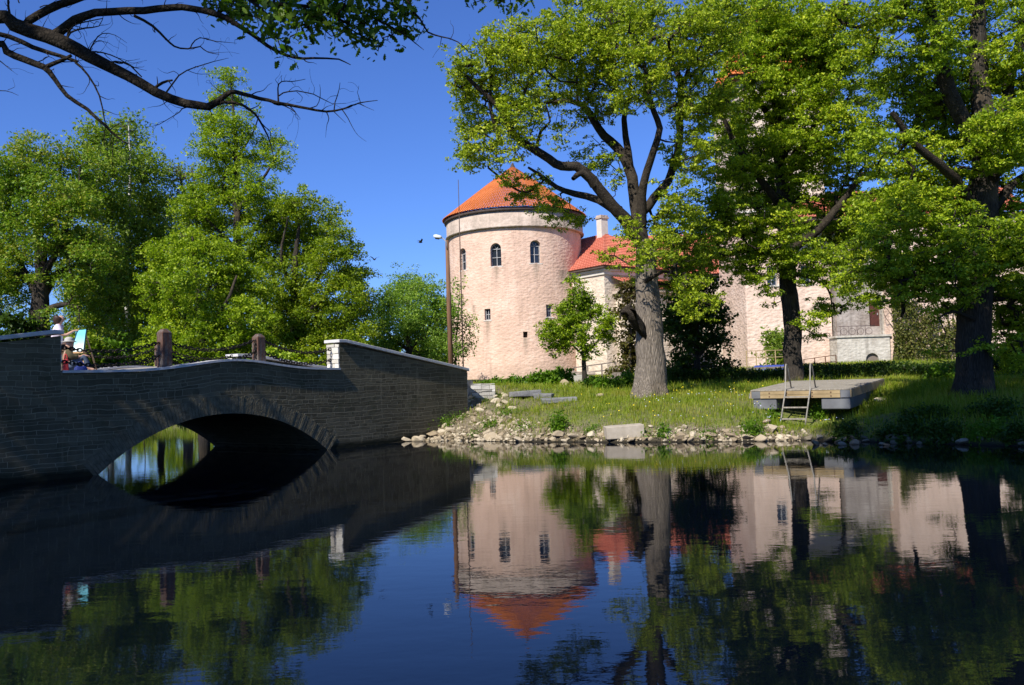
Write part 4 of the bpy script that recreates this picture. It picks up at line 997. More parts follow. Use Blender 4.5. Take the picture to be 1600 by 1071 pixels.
for lab, bx, tx, sd, Yb, blobs in (('birch with white flecked stem, the left one of the thin pair beyond the bridge', 172, 150, 31, 52, [(150, 215, 26), (160, 265, 32), (140, 300, 28), (165, 330, 34), (155, 385, 34), (170, 440, 34), (160, 490, 30), (175, 540, 26)]),
                                   ('slender birch with pale stem, the right one of the thin pair beyond the bridge', 199, 201, 32, 55, [(200, 210, 28), (190, 250, 32), (228, 262, 28), (215, 310, 36), (190, 340, 30), (225, 370, 36), (205, 410, 34), (225, 450, 30), (195, 480, 26), (215, 520, 24)])):
    park('birch_tree', lab, Yb, (bx, 570), [[(bx, 545, .17), (bx - (bx - tx) * .3, 460, .14), (bx - (bx - tx) * .6, 360, .11), (tx + 2, 270, .07), (tx, 190, .03)]], blobs, 520, M_LEAF_BIRCH, .19, 46, sd, .8, (M_BIRCH, M_TWIG), ry=1.6, zflat=.9, tip=.012)
park('bare_tree', 'tall grey-brown tree still nearly bare, its fine twigs showing between birch and leafy trees', 60, (292, 575),
     [[(292, 550, .3), (296, 470, .24), (300, 400, .2), (292, 330, .13), (280, 270, .06)], [(298, 430, .16), (320, 370, .1, 1), (330, 310, .05, 1)], [(296, 450, .15), (262, 400, .1, -1), (245, 340, .05, -1)], [(300, 400, .12), (310, 330, .08), (300, 260, .04)]],
     [(265, 275, 26), (290, 285, 30), (250, 320, 30), (300, 330, 36), (265, 370, 34), (320, 380, 36), (285, 420, 36), (255, 440, 26), (310, 450, 30)], 800, M_LEAF_BIRCH, .18, 16, 35, .8, (M_TWIGPURPLE, M_TWIGPURPLE), ry=2, bare=.25, tip=.016)
park('lime_tree', 'rounded mid green tree filling the gap between golden oak and birches, low behind them', 58, (140, 575),
     [[(140, 550, .26), (141, 500, .22), (140, 440, .14), (142, 390, .06)], [(140, 510, .12), (175, 460, .08, 1), (190, 410, .04, 1)], [(140, 510, .12), (110, 460, .08, 1), (105, 410, .04, 1)]],
     [(140, 385, 30), (180, 400, 30), (110, 420, 30), (155, 430, 34), (195, 440, 32), (125, 470, 34), (175, 480, 36), (215, 485, 28), (140, 520, 34), (190, 530, 34), (110, 540, 28), (225, 535, 26), (165, 555, 26)],
     380, M_LEAF_DARK, .15, 110, 53, .8, ry=2)
park('alder_tree', 'slender olive green tree between the bare grey-brown tree and the right birch', 57, (250, 578),
     [[(250, 555, .2), (250, 500, .17), (252, 430, .12), (248, 360, .07), (250, 310, .03)], [(250, 500, .1), (225, 450, .05, 1), (215, 400, .03, 1)], [(251, 470, .1), (275, 420, .05, 1), (285, 370, .03, 1)]],
     [(250, 320, 24), (235, 360, 28), (270, 365, 26), (225, 400, 28), (260, 410, 30), (240, 450, 32), (280, 455, 28), (215, 465, 24), (255, 500, 30), (225, 530, 24), (285, 520, 28)],
     330, M_LEAF_BIRCH, .14, 90, 55, .8, ry=1.6)
park('ash_tree', 'tallest tree beyond the bridge, a narrow leafy crown with one dark straight stem', 50, (372, 575),
     [[(372, 550, .36), (372, 480, .32), (371, 400, .26), (370, 320, .2), (368, 240, .14), (364, 170, .07), (362, 120, .03)], [(371, 330, .12), (410, 280, .08, -.5), (440, 230, .04, -.8)], [(370, 300, .12), (335, 250, .08, .5), (320, 200, .04, .8)], [(371, 390, .14), (330, 350, .09, -1), (300, 320, .04, -1)], [(371, 380, .14), (410, 350, .09, 1), (440, 330, .05, 1)], [(369, 250, .09), (395, 210, .05), (405, 180, .03)]],
     [(362, 122, 16), (352, 155, 20), (385, 165, 20, .8), (330, 195, 24), (370, 205, 28), (325, 235, 20, .8), (360, 250, 30), (400, 245, 24), (432, 222, 18), (440, 250, 16), (340, 285, 34), (390, 290, 32, .8), (420, 300, 22, .6), (310, 320, 30), (360, 330, 36), (410, 335, 34), (320, 365, 34), (380, 380, 34)], 500, M_LEAF_MAPLE, .13, 120, 37, .6, ry=1.6)
park('maple_tree', 'bright green maple with low bushy crown standing directly behind the two bridge posts', 43, (318, 590),
     [[(318, 570, .26), (316, 530, .22), (312, 480, .17), (305, 420, .1), (300, 370, .05)], [(316, 530, .14), (350, 480, .1, -1), (370, 430, .05, -1)], [(316, 520, .13), (275, 480, .09, -1), (250, 440, .05, -1)], [(314, 500, .12), (330, 440, .08, 1), (335, 390, .04, 1)]],
     [(300, 385, 34, .8), (255, 400, 30, .7), (340, 415, 38), (290, 440, 42), (245, 450, 34, .7), (385, 450, 38), (335, 475, 44), (285, 495, 44), (380, 505, 44), (330, 535, 44), (270, 545, 36), (390, 550, 38), (350, 565, 36), (240, 530, 26, .6), (300, 565, 30)],
     620, M_LEAF_MAPLE, .125, 150, 39, .6, ry=2)
park('elm_tree', 'broad round dark green tree at the right end of the park tree group', 49, (462, 580),
     [[(462, 560, .34), (463, 510, .3), (460, 460, .24), (462, 400, .15), (470, 340, .06)], [(463, 520, .18), (500, 470, .13, -1), (535, 420, .07, -1)], [(462, 500, .16), (430, 450, .11, 1), (420, 390, .06, 1)], [(462, 490, .16), (500, 430, .11, 1), (515, 370, .06, 1)], [(463, 530, .14), (520, 510, .09, 0), (555, 490, .04)], [(461, 470, .12), (440, 400, .08, -1), (450, 340, .04, -1.5)]],
     [(470, 315, 24), (440, 350, 34), (500, 345, 34), (535, 380, 28), (420, 395, 34), (470, 390, 44), (520, 410, 40), (552, 430, 24), (430, 440, 40), (485, 450, 46), (540, 465, 38), (570, 480, 18, .9), (425, 490, 38), (480, 505, 44), (535, 515, 42), (570, 530, 24), (430, 545, 36), (490, 555, 40), (545, 560, 34), (455, 330, 20)],
     760, M_LEAF_DARK, .135, 150, 41, .66, ry=2.6)
park('willow_tree', 'low rounded bluish green tree between the park trees and the lamp post', 62, (640, 580),
     [[(640, 565, .26), (638, 530, .2), (636, 490, .12), (640, 450, .05)], [(640, 550, .15), (670, 510, .1), (690, 470, .05)], [(640, 550, .15), (605, 520, .1), (590, 480, .05)], [(638, 530, .12), (655, 480, .08, 1), (660, 440, .04, 1)]],
     [(635, 450, 24), (610, 470, 24), (665, 460, 26), (690, 485, 22), (590, 500, 22), (635, 495, 34), (675, 510, 32), (600, 535, 26, .8), (645, 545, 34, .7), (690, 540, 26, .8), (585, 560, 22, .6), (665, 565, 26, .6)],
     520, M_LEAF_BLUE, .15, 100, 43, .78, ry=2.4)
park('willow_sapling', 'thin sparse sapling with loose twigs in front of the round tower beside the lamp post', 64, (712, 585),
     [[(712, 570, .08), (713, 530, .06), (716, 490, .035), (718, 455, .02)], [(713, 545, .04), (728, 515, .03), (740, 490, .012)], [(713, 530, .04), (700, 500, .03), (696, 470, .012)]],
     [(716, 475, 14), (708, 510, 16), (730, 505, 14, .8), (722, 540, 16, .8), (706, 555, 14), (735, 530, 10, .6), (715, 450, 8, .6)], 130, M_LEAF_BLUE, .19, 16, 45, .55, ry=.8, zflat=.9)
# undergrowth beyond the bridge, shrub by shrub
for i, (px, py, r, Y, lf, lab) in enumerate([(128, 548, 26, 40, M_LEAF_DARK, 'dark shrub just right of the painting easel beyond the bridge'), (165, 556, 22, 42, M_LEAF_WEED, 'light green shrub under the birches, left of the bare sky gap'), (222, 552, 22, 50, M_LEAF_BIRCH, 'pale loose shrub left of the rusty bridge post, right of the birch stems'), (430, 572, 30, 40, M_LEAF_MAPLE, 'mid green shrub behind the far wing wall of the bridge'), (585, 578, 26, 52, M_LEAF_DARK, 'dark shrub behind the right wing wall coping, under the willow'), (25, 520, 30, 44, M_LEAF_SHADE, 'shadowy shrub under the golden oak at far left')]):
    p = at(px, py, Y); gz = h1(p[0], p[1]); t = thing('shrub', lab, 'shrub', (p[0], p[1], gz), 0, 'shrubs beyond the bridge')
    c = at(px, py, Y); w = r * Y / F
    grow(t, [[[p[0], p[1], gz - .1, .05], [p[0] + .1, p[1], gz + .7, .03], [p[0], p[1] + .1, max(gz + 1.0, c[2]), .02]]], [(c[0], c[1], max(c[2], gz + .6 * w), w, w, w, 1)], 70, lf, .2, 46, 60 + i, .5, (M_TWIG, M_TWIG), names=('stem', 'twigs', 'foliage'))

# ---- small trees and shrubs of the castle bank
def bank_shrub(name, lab, cat, base_px, stems, crown, ncl, lf, ls, nl, seed, crad, ry=.8, mats=(M_DARKBARK, M_TWIG), names=('trunk', 'twigs', 'crown'), Y=None, **kw):
    g = ground_at(*base_px) if Y is None else None
    if g is None: p = at(*base_px, Y); g = np.array([p[0], p[1], h1(p[0], p[1])])
    t = thing(name, lab, cat, tuple(map(float, g))); Y = g[1]
    rows = [pl(Y, s) for s in stems]; rows[0] = [[g[0], g[1], g[2] - .15, rows[0][0][3] * 1.2]] + rows[0]
    grow(t, rows, blobs_px(Y, crown, ry, np.random.default_rng(seed)), ncl, lf, ls, nl, seed, crad, mats, names=names, **kw); return t
bank_shrub('young_maple', 'young maple with thin dark trunk and small bushy crown in front of the round tower', 'tree', (913, 586),
           [[(913, 575, .12), (913, 560, .11), (910, 540, .09), (905, 500, .06), (900, 450, .025)], [(912, 556, .06), (930, 538, .045), (948, 510, .02)], [(912, 556, .06), (890, 536, .04), (868, 520, .02)], [(908, 530, .05), (922, 495, .03), (930, 470, .015)]],
           [(899, 440, 9), (902, 465, 18), (885, 488, 18), (922, 485, 18), (862, 518, 15), (900, 510, 24), (943, 514, 15), (955, 498, 9, .6), (875, 538, 18, .9), (915, 540, 20, .9), (948, 530, 14, .8), (852, 525, 9, .6)],
           290, M_LEAF_MAPLE, .13, 56, 71, .38, 1.0, Y=43)
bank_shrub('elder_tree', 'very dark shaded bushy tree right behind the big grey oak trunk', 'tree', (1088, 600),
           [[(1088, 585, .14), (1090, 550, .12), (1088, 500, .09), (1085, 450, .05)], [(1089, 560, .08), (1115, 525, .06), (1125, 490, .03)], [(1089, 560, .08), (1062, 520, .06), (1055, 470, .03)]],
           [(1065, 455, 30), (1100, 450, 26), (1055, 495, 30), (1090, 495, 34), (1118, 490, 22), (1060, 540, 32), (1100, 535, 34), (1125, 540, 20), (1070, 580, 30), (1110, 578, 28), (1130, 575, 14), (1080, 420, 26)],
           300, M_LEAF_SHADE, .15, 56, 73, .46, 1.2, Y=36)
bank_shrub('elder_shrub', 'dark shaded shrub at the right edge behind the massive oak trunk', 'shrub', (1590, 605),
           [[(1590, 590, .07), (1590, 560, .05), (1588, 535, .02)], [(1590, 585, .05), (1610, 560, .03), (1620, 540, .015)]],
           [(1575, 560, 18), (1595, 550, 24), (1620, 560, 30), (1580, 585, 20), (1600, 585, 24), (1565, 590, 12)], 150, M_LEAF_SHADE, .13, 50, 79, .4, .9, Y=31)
bank_shrub('bronze_shrub', 'bronze brown leaved shrub left of the big oak trunk against the cream wall', 'shrub', (984, 598),
           [[(984, 585, .06), (985, 550, .05), (986, 500, .03), (984, 460, .015)]],
           [(985, 455, 16), (978, 485, 16), (992, 500, 18), (982, 530, 18), (990, 560, 20), (975, 575, 16, .8), (965, 590, 12, .6)], 150, M_LEAF_BROWN, .16, 40, 75, .4, .9, Y=40)
bank_shrub('golden_shrub', 'small yellowish shrub growing against the pink wall left of the slim oak trunk', 'shrub', (1212, 575),
           [[(1212, 565, .05), (1212, 540, .03), (1212, 520, .015)]], [(1206, 528, 12), (1218, 530, 12), (1212, 548, 14), (1215, 565, 12)], 90, M_LEAF_BIRCH, .2, 26, 77, .5, .6, Y=52, mats=(M_TWIG, M_TWIG))
# creeper on the castle block
t = thing('ivy', 'olive ivy creeper covering the castle wall between the red door and the massive oak', 'creeper', (24.6 + 4.6, 62.9, 1.8))
rng = np.random.default_rng(81); q = []
for (px, py, r, w) in [(1385, 500, 22, 1), (1380, 540, 26, 1), (1400, 470, 18, .7), (1415, 520, 30, 1.1), (1445, 540, 32, 1), (1410, 560, 26, 1), (1455, 500, 22, .6), (1478, 540, 26, .7), (1470, 565, 24, .7), (1390, 450, 14, .5), (1425, 480, 16, .4), (1500, 520, 24, .6)]:
    k = int(900 * w); c = at(px, py, 63.4); s = r * 63.4 / F; d = rng.normal(0, .55, (k, 3)) * [s, .22, s]; q.append(c + d)
q = np.concatenate(q); q = q[(q[:, 0] > 28.15)]; q[:, 1] = np.minimum(63.92, 63.6 + np.abs(rng.normal(0, .25, len(q))) * -1 + .25)
link('foliage', leaf_mesh('foliage', q - np.array(t.location), .2, rng, flat=.1), M_LEAF_IVY, t)
polys = []
for k in range(26):
    x = rng.uniform(28.2, 34.5); L_ = [[x, 63.9, 1.6, .05]]
    for j in range(6): L_.append([L_[-1][0] + rng.normal(0, .35), 63.9, L_[-1][2] + rng.uniform(.6, 1.0), .045 - .006 * j])
    l = smooth_line(L_, .3, .02, rng); polys.append((l[:, :3] - np.array(t.location), l[:, 3], 5))
V, Fq = seg_tube_arrays(polys); link('stems', mesh_np('stems', V, Fq, True), M_TWIG, t)
# clipped hedge behind the raft
hp = [at(1040, 592, 36), at(1150, 592, 35), at(1300, 588, 34), at(1420, 584, 33), at(1500, 582, 32), at(1640, 576, 31)]
t = thing('hedge', 'long low dark green hedge running behind the raft and the oak trunks', 'hedge', (float(hp[0][0]), float(hp[0][1]), h1(hp[0][0], hp[0][1])))
q = []; st = []
for a, b_ in zip(hp[:-1], hp[1:]):
    Ls = np.linalg.norm(b_[:2] - a[:2]); k = int(Ls * 1100); s = rng.random((k, 1)); p = a + (b_ - a) * s
    gz = Hgt(p[:, 0], p[:, 1]); top = .52 + .12 * np.sin(p[:, 0] * 1.7) * np.sin(p[:, 0] * .63 + 1) + rng.normal(0, .05, k)
    if True: q.append(np.stack([p[:, 0] + rng.normal(0, .05, k), p[:, 1] + rng.uniform(-.5, .5, k), gz + top * rng.random(k) ** .6], -1))
    for j in range(int(Ls * 3)):
        p = a + (b_ - a) * rng.random(); z = h1(p[0], p[1]); st.append((np.array([[p[0], p[1], z - .1], [p[0] + rng.normal(0, .1), p[1] + rng.normal(0, .15), z + .3], [p[0] + rng.normal(0, .2), p[1] + rng.normal(0, .25), z + .5]]) - np.array(t.location), [.02, .015, .006], 4))
link('foliage', leaf_mesh('foliage', np.concatenate(q) - np.array(t.location), .10, rng, flat=.3), M_LEAF_HEDGE, t)
V, Fq = seg_tube_arrays(st); link('stems', mesh_np('stems', V, Fq, True), M_TWIG, t)
# ================================================================== furniture of the bridge
M_POST = N('rust_stained_granite'); n = M_POST; v = n.coord('Object'); 
st = n.noise(n.coord('Object', (6, 6, .9)), 2.2, 5, .6)
c_ = n.ramp(n.noise(v, 14, 5), [(.3, (.055, .047, .042)), (.7, (.155, .135, .12))])
c_ = n.mix(n.ramp(st, [(.42, (0, 0, 0)), (.58, (.8, .8, .8))]), c_, (.11, .05, .032))
M_POST = n.surf(c_, .85, n.bump(n.noise(v, 20, 5), .5, .01), .2)
M_CHAIN = simple('black_iron', (.012, .011, .010), (.035, .028, .022), 9, .6, metal=.6)
M_RUST = simple('rusty_iron', (.08, .04, .025), (.18, .09, .05), 8, .8)
def find_u(px, v, z=2.6):
    lo, hi = -2., 12.
    def f(u):
        p = np.array([*bxy(u, v), z]) - CAM; return 800 + F * (p @ _r) / (p @ _f)
    for _ in range(50):
        m = (lo + hi) / 2
        if f(m) < px: lo = m
        else: hi = m
    return lo
VP = .30; u1, u2 = find_u(257, VP), find_u(404.5, VP)
BRZ = math.atan2(T[1], T[0])
def post(u, v, lab, h):
    z = zdeck(u) + .05
    t = thing('bridge_post', lab, 'post', bw(u, v, z), BRZ, 'rust stained posts of the bridge railing')
    w = .125; b = MB()
    V = [(sx * w, sy * w, -.05) for sx, sy in ((-1, -1), (1, -1), (1, 1), (-1, 1))] + [(sx * w * .96, sy * w * .96, h) for sx, sy in ((-1, -1), (1, -1), (1, 1), (-1, 1))] + [(sx * w * .45, sy * w * .45, h + .085) for sx, sy in ((-1, -1), (1, -1), (1, 1), (-1, 1))]
    Fc = [(3, 2, 1, 0), (8, 9, 10, 11)] + [(i, (i + 1) % 4, 4 + (i + 1) % 4, 4 + i) for i in range(4)] + [(4 + i, 4 + (i + 1) % 4, 8 + (i + 1) % 4, 8 + i) for i in range(4)]
    b.add(V, Fc); b.build('shaft', M_POST, t, bevel=.015)
    for hz in (.55, .25):
        for sx in (-1, 1):
            r = MB(); r.tube([(sx * (w + .02) + sx * .0, .035 * cos(a), hz + .035 * sin(a)) for a in [2 * pi * k / 10 for k in range(11)]], .009, 5, cap=False); r.bar((sx * (w - .02), 0, hz), (sx * (w + .025), 0, hz), .02); r.build('ring', M_RUST, t)
    return t
post(u1, VP, 'left, taller looking post of the near railing, rust brown on its lit side', .79)
post(u2, VP, 'right post of the near railing, a short loose chain hanging down its lit side', .64)
post(u1, BW - VP, 'post of the far railing hidden mostly behind the wing wall and painter', .79)
post(u2, BW - VP, 'post of the far railing showing just left of the near rusty post', .64)
def chain(a, b_, sag, lab, name='chain', slack=None):
    a, b_ = Vector(a), Vector(b_); L_ = (b_ - a).length; pts = []; m = max(6, int(L_ / .02))
    for i in range(m + 1):
        t_ = i / m; p = a.lerp(b_, t_); p.z -= sag * 4 * t_ * (1 - t_); pts.append(p)
    mb = MB(); acc = 0; step = .085; nxt = .04; k = 0
    for i in range(m):
        seg = (pts[i + 1] - pts[i]).length
        if acc + seg > nxt:
            d = (pts[i + 1] - pts[i]).normalized(); c = pts[i]; s = d.cross(Vector((0, 0, 1)))
            if s.length < .1: s = Vector((1, 0, 0))
            s.normalize(); w = s if k % 2 else s.cross(d)
            loop = [c + d * (.062 * cos(q)) + w * (.036 * sin(q)) for q in [2 * pi * j / 10 for j in range(11)]]
            mb.tube([p - a for p in loop], .0145, 4, cap=False); nxt += step; k += 1
        acc += seg
    o = mb.build(name, M_CHAIN, None, a); tag(o, lab, 'chain', 'iron chains of the bridge railing'); return o
def ring(u, v, hz, sx): return bw(u + sx * .16, v, zdeck(u) + .05 + hz)
for v, side in ((VP, 'near'), (BW - VP, 'far')):
    for hz, lv in ((.55, 'upper'), (.25, 'lower')):
        zl = zdeck(UA) + .05
        chain(bw(UA + .02, v, zl + hz - .02), ring(u1, v, hz, -1), .16, '%s chain of the %s railing sagging from the left wing wall to the first post' % (lv, side))
        chain(ring(u1, v, hz, 1), ring(u2, v, hz, -1), .20, '%s chain of the %s railing sagging between the two posts' % (lv, side))
        chain(ring(u2, v, hz, 1), bw(UB - .06, v, zdeck(UB) + .05 + hz - .02), .18, '%s chain of the %s railing sagging from right post to the pale wing wall end' % (lv, side))
p = bw(u2 - .14, VP - .06, zdeck(u2) + .05 + .53); chain(p, (p[0] - .0, p[1], p[2] - .45), 0, 'loose chain end dangling down the lit face of the right near post')
# ---- people on the bridge
M_SKIN = simple('skin', (.42, .24, .17), (.52, .31, .22), 8, .55)
M_HAIR = simple('dark_hair', (.025, .014, .010), (.06, .03, .02), 30, .5)
M_SHIRT = simple('pale_pink_cloth', (.62, .52, .62), (.74, .66, .74), 6, .9)
M_TROUSER = simple('olive_cloth', (.05, .05, .028), (.09, .085, .05), 6, .9)
M_JEANS = simple('denim', (.05, .07, .11), (.10, .13, .18), 9, .9)
M_GREYCLOTH = simple('grey_felt', (.32, .31, .28), (.45, .43, .40), 9, .9)
M_RED = simple('red_cloth', (.42, .03, .035), (.55, .06, .06), 6, .8)
M_BLUE = simple('blue_nylon', (.03, .05, .22), (.06, .09, .32), 6, .6)
M_BROWNCLOTH = simple('brown_olive_cloth', (.07, .06, .03), (.13, .10, .05), 6, .9)
M_WOOD = simple('easel_wood', (.42, .25, .12), (.56, .36, .19), 5, .6, stretch=(1, 1, .2))
def skinned(name, verts, edges, radii, mat, parent, root=0, sub=2):
    me = bpy.data.meshes.new(name); me.from_pydata([tuple(v) for v in verts], edges, [])
    o = bpy.data.objects.new(name, me); COL.objects.link(o)
    m = o.modifiers.new('skin', 'SKIN'); m.use_smooth_shade = True
    if not me.skin_vertices: 
        bm = bmesh.new(); bm.from_mesh(me); bm.verts.layers.skin.verify(); bm.to_mesh(me); bm.free()
    for i, sv in enumerate(me.skin_vertices[0].data):
        r = radii[i]; sv.radius = r if hasattr(r, '__len__') else (r, r); sv.use_root = (i == root)
    s = o.modifiers.new('sub', 'SUBSURF'); s.levels = sub; s.render_levels = sub
    dg = bpy.context.evaluated_depsgraph_get(); dg.update()
    me2 = bpy.data.meshes.new_from_object(o.evaluated_get(dg)); me2.name = name
    bpy.data.objects.remove(o); me2.materials.clear()
    return link(name, me2, mat, parent)
class Fig:
    def __init__(s): s.v = []; s.e = []; s.r = []
    def add(s, p, r, par=None):
        s.v.append(p); s.r.append(r)
        if par is not None: s.e.append((par, len(s.v) - 1))
        return len(s.v) - 1
    def chain(s, start, rows):
        k = start; ids = []
        for p, r in rows: k = s.add(p, r, k); ids.append(k)
        return ids
def hand(f, wrist, d, up, curl=.5):
    """palm, four bent fingers of unequal length and a thumb from the side of the palm"""
    w = Vector(f.v[wrist]); d = Vector(d).normalized(); up = Vector(up); side = d.cross(up).normalized(); up = side.cross(d)
    palm = f.add(w + d * .055, (.036, .02), wrist); 
    for k, (o, L_) in enumerate(((-.028, .062), (-.009, .075), (.010, .070), (.028, .055))):
        b0 = w + d * .09 + side * o
        i = f.add(b0, .009, palm); i = f.add(b0 + d * L_ * .5 - up * L_ * .15 * curl, .008, i); f.add(b0 + d * L_ * .75 - up * L_ * .55 * curl, .007, i)
    i = f.add(w + d * .04 - side * .045, .010, palm); f.add(w + d * .075 - side * .055 - up * .02, .008, i)
def head(parent, c, face, r=.098):
    """face features: nose, ears, eyes, brow; on the skull grown with the body"""
    c = Vector(c); f = Vector(face).normalized(); s = f.cross(Vector((0, 0, 1))).normalized()
    b = MB(); b.lathe([(.001, -.008), (.008, -.004), (.008, .004), (.001, .008)], c=c + f * r * .96 + s * .033 + Vector((0, 0, .012)), seg=8); b.build('eye', M_HAIR, parent)
    b = MB(); b.lathe([(.001, -.008), (.008, -.004), (.008, .004), (.001, .008)], c=c + f * r * .96 - s * .033 + Vector((0, 0, .012)), seg=8); b.build('eye', M_HAIR, parent)
    b = MB(); b.tube([c + f * r * .95 + s * -.025 + Vector((0, 0, -.062)), c + f * r * .99 + Vector((0, 0, -.064)), c + f * r * .95 + s * .025 + Vector((0, 0, -.062))], .006, 6); b.build('mouth', M_RED, parent)
def cap_mesh(c, face, r, top=.6, brim=0):
    b = MB(); b.lathe([(r * 1.10, -.01), (r * 1.12, r * .35), (r * 1.0, r * .75), (r * .6, r * 1.08), (.002, r * 1.2)], c=c, seg=18)
    if brim: b.lathe([(r * 1.08, .0), (r * 1.08 + brim, -.015), (r * 1.08 + brim, -.005), (r * 1.08, .012)], c=c, seg=18)
    return b
# the painter: standing, turned to the right along the bridge, right arm out to the canvas
pp = at(89, 560, 21.6); uP = (pp[0] - BO[0]) * T[0] + (pp[1] - BO[1]) * T[1]; vP = (pp[0] - BO[0]) * NV[0] + (pp[1] - BO[1]) * NV[1]
zP = zdeck(uP)
painter = thing('person', 'person in a pale pink top with dark hair, standing and painting at the easel', 'person', (pp[0], pp[1], zP), 0)
f = Fig(); sc = .90
P_ = lambda x, y, z: (x * sc, y * sc, z * sc)
pel = f.add(P_(0, 0, .90), (.15, .11)); ab = f.add(P_(.0, 0, 1.05), (.13, .10), pel); ch = f.add(P_(.03, 0, 1.25), (.155, .11), ab); nb = f.add(P_(.05, 0, 1.40), (.07, .065), ch)
nk = f.add(P_(.07, 0, 1.46), .05, nb); hd0 = f.add(P_(.09, 0, 1.54), (.075, .08), nk); hd = f.add(P_(.10, 0, 1.61), (.082, .095), hd0); f.add(P_(.095, 0, 1.69), (.06, .075), hd); f.add(P_(.19, 0, 1.575), .018, hd0)
R_ = f.chain(ch, [(P_(.05, -.17, 1.35), .06), (P_(.18, -.22, 1.14), .047), (P_(.27, -.22, 1.12), .042), (P_(.42, -.17, 1.22), .036), (P_(.47, -.15, 1.25), .026)]); hand(f, R_[-1], (.9, .2, .1), (0, 0, 1), .9)
Lq = f.chain(ch, [(P_(.03, .17, 1.35), .06), (P_(.02, .24, 1.10), .047), (P_(.06, .24, 1.04), .042), (P_(.22, .20, .98), .036), (P_(.29, .18, .97), .026)]); hand(f, Lq[-1], (.9, -.2, 0), (0, 0, 1), .9)
for s in (-1, 1):
    f.chain(pel, [(P_(0, s * .09, .84), .095), (P_(.02, s * .11, .50), .065), (P_(-.01, s * .11, .28), .055), (P_(-.03, s * .11, .08), .038), (P_(.02, s * .12, .035), .04), (P_(.13, s * .13, .03), .032)])
skinned('body', f.v, f.e, f.r, M_SKIN, painter)
g = Fig(); a_ = g.add(P_(0, 0, .84), (.165, .125)); b_ = g.add(P_(.0, 0, 1.05), (.15, .118), a_); c_ = g.add(P_(.03, 0, 1.25), (.172, .125), b_); d_ = g.add(P_(.05, 0, 1.385), (.085, .075), c_)
for s in (-1, 1): g.chain(c_, [(P_(.045, s * .17, 1.355), .095), (P_(.10 if s < 0 else .03, s * .212, 1.23), .08), (P_(.15 if s < 0 else .02, s * .222, 1.15), .068)])
skinned('shirt', g.v, g.e, g.r, M_SHIRT, painter)
g = Fig(); a_ = g.add(P_(0, 0, .93), (.158, .12))
for s in (-1, 1): g.chain(a_, [(P_(0, s * .09, .82), .108), (P_(.02, s * .11, .50), .08), (P_(-.01, s * .11, .28), .07), (P_(-.03, s * .11, .09), .062)])
skinned('trousers', g.v, g.e, g.r, M_TROUSER, painter)
hc = P_(.10, 0, 1.615); head(painter, (hc[0], hc[1], hc[2] - .01), (1, 0, 0), .088)
h_ = Fig(); a_ = h_.add(P_(.075, 0, 1.672), (.125, .122)); h_.add(P_(.035, 0, 1.60), (.125, .128), a_); h_.add(P_(.015, 0, 1.51), (.095, .105), 1); h_.add(P_(.01, 0, 1.43), (.05, .07), 2); skinned('hair', h_.v, h_.e, h_.r, M_HAIR, painter)
painter.rotation_euler = (0, 0, BRZ - .62)
# the easel with its canvas
ep = at(127, 552, 21.6); uE = (ep[0] - BO[0]) * T[0] + (ep[1] - BO[1]) * T[1]; zE = zdeck(uE)
easel = thing('easel', 'light wooden easel holding the painted canvas on the bridge', 'easel', (ep[0], ep[1], zE), 0)
for x, y in ((-.14, -.12), (.14, -.12), (0.0, .42)):
    b = MB(); b.bar((x, y + .05, 0.01), (x * .35, .09, 1.12), .03); b.build('leg', M_WOOD, easel)
zc = at(127, 533, 21.6)[2] - zE
b = MB(); b.box((0, -.045, zc - .292), (.44, .16, .035)); b.build('tray', M_WOOD, easel)
n = N('seascape_paint'); v = n.coord('Object'); nz = n.noise(v, 7, 5); z_ = n('ShaderNodeSeparateXYZ', {0: v}).outputs[2]
col = n.ramp(n.math('ADD', n.math('MULTIPLY', z_, 1.3), n.math('MULTIPLY', nz, .35)), [(.05, (.70, .76, .74)), (.25, (.72, .82, .82)), (.45, (.35, .66, .72)), (.75, (.16, .55, .68))])
M_PAINT = n.surf(col, .6)
M_CANVASSIDE = simple('canvas_edge', (.02, .08, .09), (.04, .12, .13), 5)
cv = thing('canvas', 'stretched canvas with a turquoise and white painting resting on the easel', 'painting', (ep[0], ep[1], zE + zc - .27), 0)
b = MB(); b.hexa([(-.19, -.09, 0), (.19, -.09, 0), (.19, -.06, 0), (-.19, -.06, 0), (-.19, .0, .55), (.19, .0, .55), (.19, .03, .55), (-.19, .03, .55)]); b.build('stretcher', M_CANVASSIDE, cv)
b = MB(); b.add([(-.185, -.094, .006), (.185, -.094, .006), (.185, -.006, .544), (-.185, -.006, .544)], [(0, 1, 2, 3)]); b.build('painted_face', M_PAINT, cv)
easel.rotation_euler = cv.rotation_euler = (0, 0, -.45)
